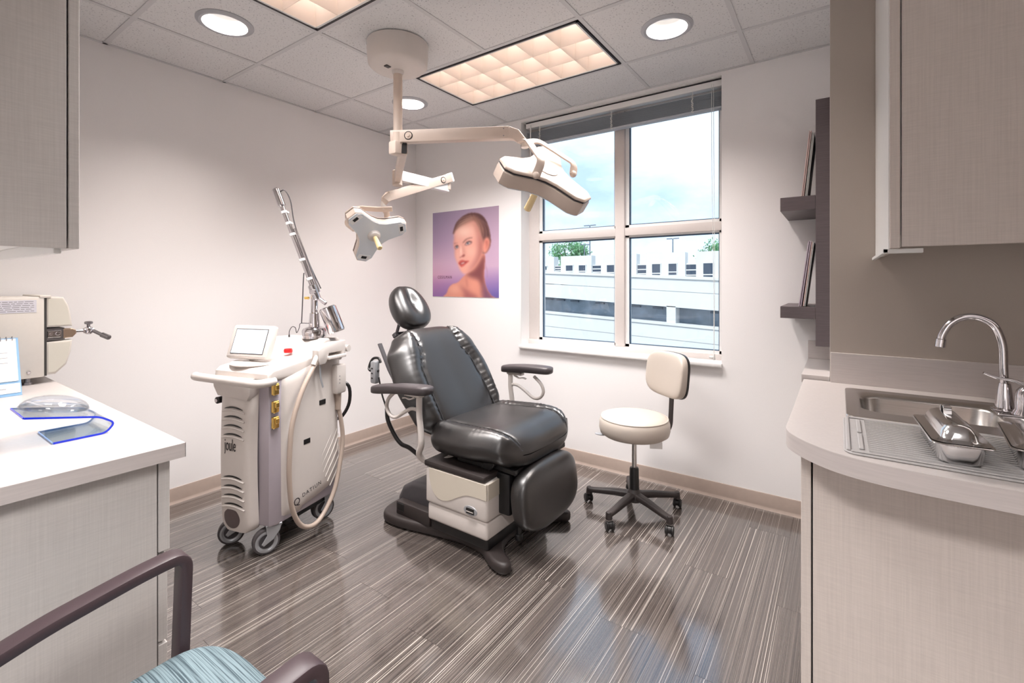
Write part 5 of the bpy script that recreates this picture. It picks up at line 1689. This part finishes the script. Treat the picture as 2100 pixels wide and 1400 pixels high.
# box with connector on the rear near edge
lp('connector_box', M_CREAM, lambda b: box(b, .180, .245, .165, .245, .735, .905, .012, 2))
lp('connector_lights', M_GREYINK, lambda b: [cyl(b, (.2446, .185, z), (.2462, .185, z), .004, n=10) for z in (.80, .82, .84)])
lp('strain_relief', M_HOSE, lambda b: cyl(b, (.215, .205, .64), (.215, .205, .745), .016, .020, 14))
lp('delivery_hose', M_HOSE, lambda b: tube(b, spline([(.225, .03, .955), (.238, -.03, .90), (.245, -.105, .80), (.248, -.165, .66), (.25, -.185, .50), (.25, -.185, .36), (.25, -.165, .22), (.25, -.11, .115), (.252, -.03, .075), (.25, .05, .10), (.248, .14, .20), (.24, .195, .34), (.232, .225, .46), (.224, .222, .56), (.215, .205, .66)], 8), .0125, 12))
lp('rear_cable', M_BLACK, lambda b: tube(b, spline([(.16, .26, .80), (.22, .29, .76), (.225, .29, .66), (.19, .27, .58), (.15, .25, .56)], 5), .010, 10))
# castors
def caster(x, y, ang):
    e = empty('caster'); e.parent = lm; e.location = (x, y, 0); e.rotation_euler = (0, 0, ang)
    bm = NB(); prism(bm, [(-.035, .15), (.04, .15), (.03, .115), (.0, .075), (-.045, .05), (-.055, .062), (-.03, .10)], -.034, -.026, 'xz', .003, 1)
    prism(bm, [(-.035, .15), (.04, .15), (.03, .115), (.0, .075), (-.045, .05), (-.055, .062), (-.03, .10)], .026, .034, 'xz', .003, 1); box(bm, -.035, .04, -.034, .034, .138, .152, .003, 1)
    obj('fork', bm, M_SILVERP, e)
    Mw = frame_z((-.03, 0, .0645), (0, 1, 0)) @ Matrix.Diagonal((1.15, 1.15, 1.1, 1))
    obj('tyre', lathe(NB(), [(.046, -.018), (.054, -.017), (.056, -.010), (.056, .010), (.054, .017), (.046, .018), (.046, -.018)], 36, Mw, cap=False), M_RUBBER, e)
    obj('wheel_disc', lathe(NB(), [(0, -.012), (.030, -.013), (.038, -.019), (.046, -.019), (.046, .019), (.038, .019), (.030, .013), (0, .012)], 36, Mw), M_SILVERP, e)
    obj('hub_cap', lathe(NB(), [(0, -.016), (.030, -.015), (.032, -.012), (.032, .012), (.030, .015), (0, .016)], 28, Mw), M_GREYDK, e)
    return e
for x, y, a in ((.14, -.19, R(58)), (-.105, -.19, R(48)), (.14, .20, R(70)), (-.13, .20, R(60))):
    caster(x, y, a)
lp('chassis', M_SILVERP, lambda b: (box(b, -.16, .165, -.225, .225, .138, .16, .006, 1)))
lp('underbody', M_BLACK, lambda b: (box(b, -.15, .15, -.10, .22, .10, .15, .01, 1)))
# articulated steel arm
AB = Vector((.085, .155, 1.06))
arm_r = empty('articulated_arm'); arm_r.parent = lm
lp('arm_base', M_CHROME, lambda b: lathe(b, [(0, 0), (.066, 0), (.066, .012), (.068, .014), (.068, .045), (.060, .058), (.040, .066), (0, .066)], 40, Matrix.Translation(AB)), arm_r)
lp('arm_column', M_CHROME, lambda b: lathe(b, [(0, .06), (.032, .06), (.030, .10), (.026, .145), (.020, .150), (.020, .26), (0, .26)], 28, Matrix.Translation(AB)), arm_r)
rinv = Matrix.Rotation(R(-14), 3, 'Z')
def WL(p):
    return rinv @ (Vector(p) - Vector((.84, -1.815, 0)))
top = WL((.70, -1.775, 1.93)); elb = AB + Vector((.0, .0, .27)); low = AB + Vector((.045, .02, .155))
ax = (top - elb).normalized()
side = Vector((0, 0, 1)).cross(ax).normalized()
lp('arm_tube', M_CHROME, lambda b: tube(b, [elb - ax * .02, top], .0135, 16), arm_r)
lp('arm_tube', M_CHROME, lambda b: tube(b, [elb + ax * .0 + Vector((.022, .012, .0)), elb + ax * .40 + Vector((.022, .012, 0))], .0095, 14), arm_r)
lp('arm_knuckle', M_CHROME, lambda b: cyl(b, top - ax * .105, top + ax * .01, .022, n=24, bev=.008), arm_r)
lp('arm_knuckle', M_CHROME, lambda b: (cyl(b, elb - ax * .05, elb + ax * .045, .024, n=20, bev=.005), cyl(b, elb + side * .03, elb - side * .03, .018, n=18, bev=.003)), arm_r)
for t in (.14, .21, .28, .44, .56):
    lp('arm_clamp', M_PAPER, lambda b, t=t: (cyl(b, top - ax * (t - .008), top - ax * (t + .008), .018, n=16, bev=.002), box(b, -.004, .004, .014, .032, -.006, .006, .001, 1, frame_z(top - ax * t, ax))), arm_r)
cw = low + Vector((.035, .0, .02))
lp('counterweight_link', M_CHROME, lambda b: (cyl(b, elb - ax * .03, cw + ax * .03, .0125, n=16)), arm_r)
wax = (ax * -1 + Vector((.03, 0, 0))).normalized()
lp('counterweight', M_CHROME, lambda b: lathe(b, [(0, -.004), (.012, -.004), (.044, 0), (.049, .006), (.049, .148), (.044, .157), (0, .158)], 32, frame_z(cw - wax * .005, wax)), arm_r)
lp('arm_fibre', M_GREYDK, lambda b: tube(b, spline([top - ax * .10 + side * -.025, top - ax * .02 + side * -.03, top + Vector((.045, .02, .0)), top + Vector((.075, .035, -.06)), top - ax * .22 + Vector((.03, .015, 0)), top - ax * .45 + Vector((.028, .015, 0)), elb + Vector((.03, .02, .02))], 7), .0032, 8), arm_r)
lp('arm_fibre', M_GREYDK, lambda b: tube(b, spline([elb + ax * .12 + Vector((-.015, -.01, 0)), elb + Vector((-.055, -.03, .05)), AB + Vector((-.062, -.03, .18)), AB + Vector((-.068, -.03, .085))], 7), .0030, 8), arm_r)
lp('tether_cable', M_GREYDK, lambda b: (tube(b, spline([AB + Vector((-.03, -.01, .085)), AB + Vector((-.075, -.03, .085)), AB + Vector((-.08, -.035, .06)), AB + Vector((-.095, -.04, .03)), AB + Vector((-.10, -.045, .06)), AB + Vector((-.12, -.05, .065)), AB + Vector((-.135, -.055, .04)), AB + Vector((-.137, -.055, .015))], 6), .0022, 6), cyl(b, AB + Vector((-.137, -.055, .018)), AB + Vector((-.137, -.055, .004)), .005, n=10)), arm_r)
lp('arm_screw', M_BRASS, lambda b: cyl(b, AB + Vector((-.02, -.02, .235)), AB + Vector((-.045, -.03, .235)), .008, n=14, bev=.002), arm_r)

# ================================================================== POSTER (flat print)
PX0, PX1, PZ0, PZ1 = 0.233, 1.021, 1.252, 2.046
def poster_grid(nu=150, nv=176):
    U2, V2 = np.meshgrid(np.linspace(0, 1, nu), np.linspace(0, 1, nv), indexing='ij')     # v downwards
    X = 107 + 829 * U2
    Y = (228 - 93 * U2) + V2 * ((1265 + 18 * U2) - (228 - 93 * U2))
    def grad(stops):
        out = np.zeros(U2.shape + (3,))
        vs_ = [s[0] for s in stops]
        for k in range(3):
            out[..., k] = np.interp(V2, vs_, [s[1][k] for s in stops])
        return out
    A = grad([(0, (150, 136, 168)), (.35, (168, 146, 178)), (.6, (202, 168, 194)), (.74, (206, 162, 188)), (.86, (172, 124, 172)), (1, (140, 98, 158))])
    B = grad([(0, (172, 150, 172)), (.4, (190, 162, 186)), (.65, (196, 166, 192)), (.82, (150, 122, 176)), (1, (92, 82, 156))])
    img = A * (1 - U2[..., None]) + B * U2[..., None]
    def blur(m, r):
        for _ in range(2):
            for ax_ in (0, 1):
                acc = np.zeros_like(m); p = np.pad(m, [(r, r) if a == ax_ else (0, 0) for a in (0, 1)], mode='edge')
                for k in range(2 * r + 1):
                    acc += p[k:k + m.shape[0], :] if ax_ == 0 else p[:, k:k + m.shape[1]]
                m = acc / (2 * r + 1)
        return m
    def pmask(pts):
        inside = np.zeros(X.shape, bool)
        k = len(pts)
        for i in range(k):
            (x1, y1), (x2, y2) = pts[i], pts[(i + 1) % k]
            if y1 == y2:
                continue
            cond = ((y1 > Y) != (y2 > Y)) & (X < (x2 - x1) * (Y - y1) / (y2 - y1) + x1)
            inside ^= cond
        return inside.astype(float)
    def sm(pts, n=4):
        return [(p.x, p.y) for p in spline([(x, y, 0) for x, y in pts], n, closed=True)]
    def lay(m, col, a=1.0):
        nonlocal img
        m = (m * a)[..., None]
        img = img * (1 - m) + np.array(col, float) * m
    def P(pts, col, r=1, a=1.0, clip=None, soft=True):
        m = pmask(sm(pts) if soft else pts)
        m = blur(m, r) if r else m
        if clip is not None:
            m = m * clip
        lay(m, col, a)
        return m
    def E(cx, cy, rx, ry, col, a=1.0, p=1.0, clip=None):
        d = ((X - cx) / rx) ** 2 + ((Y - cy) / ry) ** 2
        m = np.exp(-d * p)
        if clip is not None:
            m = m * clip
        lay(m, col, a)
    neck = P([(560, 960), (500, 1030), (440, 1090), (370, 1115), (325, 1160), (300, 1220), (285, 1300), (900, 1310), (850, 1255), (800, 1170), (775, 1080), (766, 980), (775, 830), (760, 720), (640, 800)], (214, 142, 124))
    E(400, 1170, 90, 70, (232, 166, 146), .8, clip=neck)
    E(640, 1120, 60, 120, (224, 150, 130), .7, clip=neck)
    P([(540, 985), (650, 930), (730, 800), (775, 740), (785, 860), (768, 960), (770, 1060), (760, 1160), (745, 1290), (735, 1150), (700, 1060), (640, 1040), (580, 1010)], (112, 56, 62), 4, .85, neck)
    P([(455, 1120), (500, 1150), (600, 1215), (700, 1290), (530, 1295), (520, 1215)], (150, 80, 84), 4, .75, neck)
    P([(545, 1050), (556, 1050), (566, 1150), (556, 1150)], (170, 96, 90), 2, .6, neck)
    P([(770, 1080), (810, 1180), (880, 1290), (760, 1295), (750, 1180)], (98, 60, 92), 4, .8, neck)
    hair = P([(388, 490), (392, 425), (425, 345), (495, 272), (575, 230), (650, 221), (725, 245), (785, 312), (822, 420), (840, 530), (838, 630), (808, 700), (770, 730), (720, 700), (640, 480), (520, 420)], (104, 70, 66))
    P([(386, 470), (396, 400), (440, 320), (520, 258), (600, 228), (670, 222), (740, 258), (800, 340), (834, 460), (842, 600), (826, 660), (815, 520), (785, 400), (730, 300), (660, 250), (590, 250), (500, 290), (430, 370)], (74, 46, 52), 4, .85, hair)
    P([(400, 470), (440, 388), (530, 312), (620, 272), (640, 290), (560, 345), (470, 405), (415, 450)], (206, 164, 146), 3, .75, hair)
    P([(600, 300), (640, 262), (690, 290), (730, 370), (752, 470), (720, 500), (690, 420), (650, 345)], (176, 128, 112), 4, .6, hair)
    P([(735, 520), (760, 470), (800, 540), (800, 640), (770, 600)], (92, 58, 60), 5, .8, hair)
    for k in range(9):
        x0 = 640 + 13 * k; y0 = 262 + 7 * k
        P([(x0, y0), (x0 + 60 + 6 * k, y0 + 110), (x0 + 84 + 4 * k, y0 + 240), (x0 + 88 + 4 * k, y0 + 240), (x0 + 66 + 6 * k, y0 + 110), (x0 + 5, y0)], (88, 56, 54) if k % 2 else (206, 162, 148), 1, .5, hair)
    for k in range(7):
        P([(402 + 4 * k, 470 - 16 * k), (470, 392 - 16 * k), (600, 318 - 11 * k), (606, 322 - 11 * k), (474, 398 - 16 * k)], (96, 62, 58) if k % 2 else (226, 186, 168), 1, .5, hair)
    face = P([(392, 500), (412, 452), (470, 402), (545, 356), (610, 325), (650, 325), (685, 380), (712, 455), (742, 540), (758, 620), (752, 700), (722, 785), (680, 862), (625, 930), (572, 972), (528, 988), (492, 962), (462, 912), (436, 850), (412, 790), (402, 730), (402, 680), (392, 655), (386, 605), (392, 550)], (230, 168, 154), 2)
    P([(396, 485), (462, 414), (548, 350), (617, 322), (651, 345), (690, 427), (725, 505), (752, 560), (735, 575), (700, 500), (660, 410), (620, 360), (550, 385), (470, 440)], (176, 120, 106), 4, .55)
    E(520, 455, 120, 80, (246, 206, 190), .9, clip=face)
    E(590, 700, 80, 70, (240, 186, 168), .8, clip=face)
    E(430, 745, 36, 60, (240, 184, 168), .6, clip=face)
    E(520, 930, 60, 36, (236, 172, 152), .7, clip=face)
    P([(690, 420), (735, 520), (765, 620), (760, 710), (725, 800), (650, 910), (560, 990), (620, 890), (675, 790), (700, 680), (700, 560)], (150, 82, 78), 6, .85, face)
    P([(640, 330), (690, 380), (720, 470), (690, 470), (660, 400)], (186, 124, 110), 4, .7, face)
    P([(385, 500), (402, 500), (408, 620), (412, 800), (398, 800), (380, 640)], (196, 128, 120), 3, .6, face)
    P([(500, 600), (512, 650), (538, 720), (530, 752), (505, 700), (494, 640)], (198, 128, 116), 3, .65, face)
    E(482, 700, 16, 60, (250, 214, 200), .7, clip=face)
    P([(456, 768), (470, 778), (492, 762), (515, 742), (530, 745), (528, 762), (505, 775), (485, 772), (472, 784)], (140, 62, 60), 1, .8, face)
    P([(500, 600), (525, 562), (560, 540), (605, 528), (632, 534), (600, 542), (560, 556), (522, 592)], (138, 88, 80), 1, .7, face)
    P([(384, 612), (402, 597), (428, 594), (448, 603), (420, 604), (396, 612)], (138, 88, 80), 1, .6, face)
    P([(528, 622), (548, 592), (580, 578), (612, 580), (620, 596), (590, 618), (550, 630)], (150, 98, 96), 1, .9, face)
    P([(540, 616), (560, 592), (592, 588), (604, 596), (580, 612), (556, 620)], (220, 206, 204), 1, .9, face)
    E(568, 602, 15, 15, (70, 86, 104), .95, 1.6, face)
    P([(532, 612), (552, 588), (584, 574), (616, 582), (586, 584), (556, 596)], (60, 36, 40), 1, .85, face)
    P([(400, 652), (412, 634), (436, 628), (456, 640), (450, 660), (424, 672), (408, 676)], (150, 98, 96), 1, .9, face)
    P([(408, 656), (420, 642), (442, 640), (448, 654), (426, 664)], (216, 202, 200), 1, .9, face)
    E(430, 650, 13, 13, (70, 86, 104), .95, 1.6, face)
    P([(399, 650), (414, 633), (438, 627), (456, 640), (434, 636), (414, 644)], (60, 36, 40), 1, .8, face)
    P([(450, 852), (470, 822), (500, 812), (522, 818), (585, 820), (560, 846), (520, 880), (500, 894), (482, 894), (466, 876)], (196, 84, 78), 1, 1, face)
    P([(462, 856), (500, 840), (560, 830), (530, 850), (490, 864)], (120, 40, 44), 1, .8, face)
    P([(478, 856), (500, 845), (536, 839), (516, 854), (494, 861)], (246, 226, 220), 1, .95, face)
    P([(480, 876), (505, 880), (535, 862), (515, 886), (495, 889)], (226, 128, 118), 1, .8, face)
    ear = P([(752, 640), (764, 570), (788, 532), (818, 538), (832, 590), (820, 660), (794, 716), (766, 728), (752, 700)], (228, 150, 132), 2)
    P([(778, 580), (800, 556), (814, 600), (800, 660), (782, 680), (790, 630)], (168, 88, 82), 2, .7, ear)
    P([(770, 845), (776, 840), (806, 960), (800, 1040), (798, 960)], (150, 104, 120), 1, .5)
    return np.clip(img, 0, 255) / 255.0
img = poster_grid()
nu, nv = img.shape[:2]
po = empty('poster', ((PX0 + PX1) / 2, -0.003, (PZ0 + PZ1) / 2)); tag(po, 'square lilac beauty poster of a woman with pulled-back hair on the window wall', 'poster')
verts, faces = [], []
W2, H2 = (PX1 - PX0) / 2, (PZ1 - PZ0) / 2
for i in range(nu):
    for j in range(nv):
        verts.append((-W2 + 2 * W2 * i / (nu - 1), 0.0, H2 - 2 * H2 * j / (nv - 1)))
for i in range(nu - 1):
    for j in range(nv - 1):
        a = i * nv + j
        faces.append((a, a + 1, a + nv + 1, a + nv))
me = bpy.data.meshes.new('print'); me.from_pydata(verts, [], faces); me.update()
lin = np.where(img <= .04045, img / 12.92, ((img + .055) / 1.055) ** 2.4)
ca_ = me.color_attributes.new('print', 'FLOAT_COLOR', 'POINT')
ca_.data.foreach_set('color', np.concatenate([lin, np.ones((nu, nv, 1))], axis=2).astype(np.float32).ravel())
M_PRINT = bpy.data.materials.new('poster_print'); M_PRINT.use_nodes = True
nt, n, l, b = nodes_of(M_PRINT)
at = n.new('ShaderNodeAttribute'); at.attribute_name = 'print'
l.new(at.outputs['Color'], b.inputs['Base Color']); b.inputs['Roughness'].default_value = 0.4
me.materials.append(M_PRINT)
pr = bpy.data.objects.new('print', me); COL.objects.link(pr); pr.parent = po
obj('sheet', box(NB(), -W2 - .002, W2 + .002, 0.0006, 0.0022, -H2 - .002, H2 + .002), M_PAPER, po)
def poster_xy(X, Y):
    u = (X - 107) / 829; v = (Y - (228 - 93 * u)) / ((1265 + 18 * u) - (228 - 93 * u))
    return -W2 + 2 * W2 * u, H2 - 2 * H2 * v
tx, tz = poster_xy(272, 1028)
text_mesh('lettering', 'CESILMAN', .040, mat('poster_ink', (110, 66, 92), .5), po, axes((tx, -.0012, tz), (1, 0, 0), (0, 0, 1)), sx=.78, spacing=1.35)
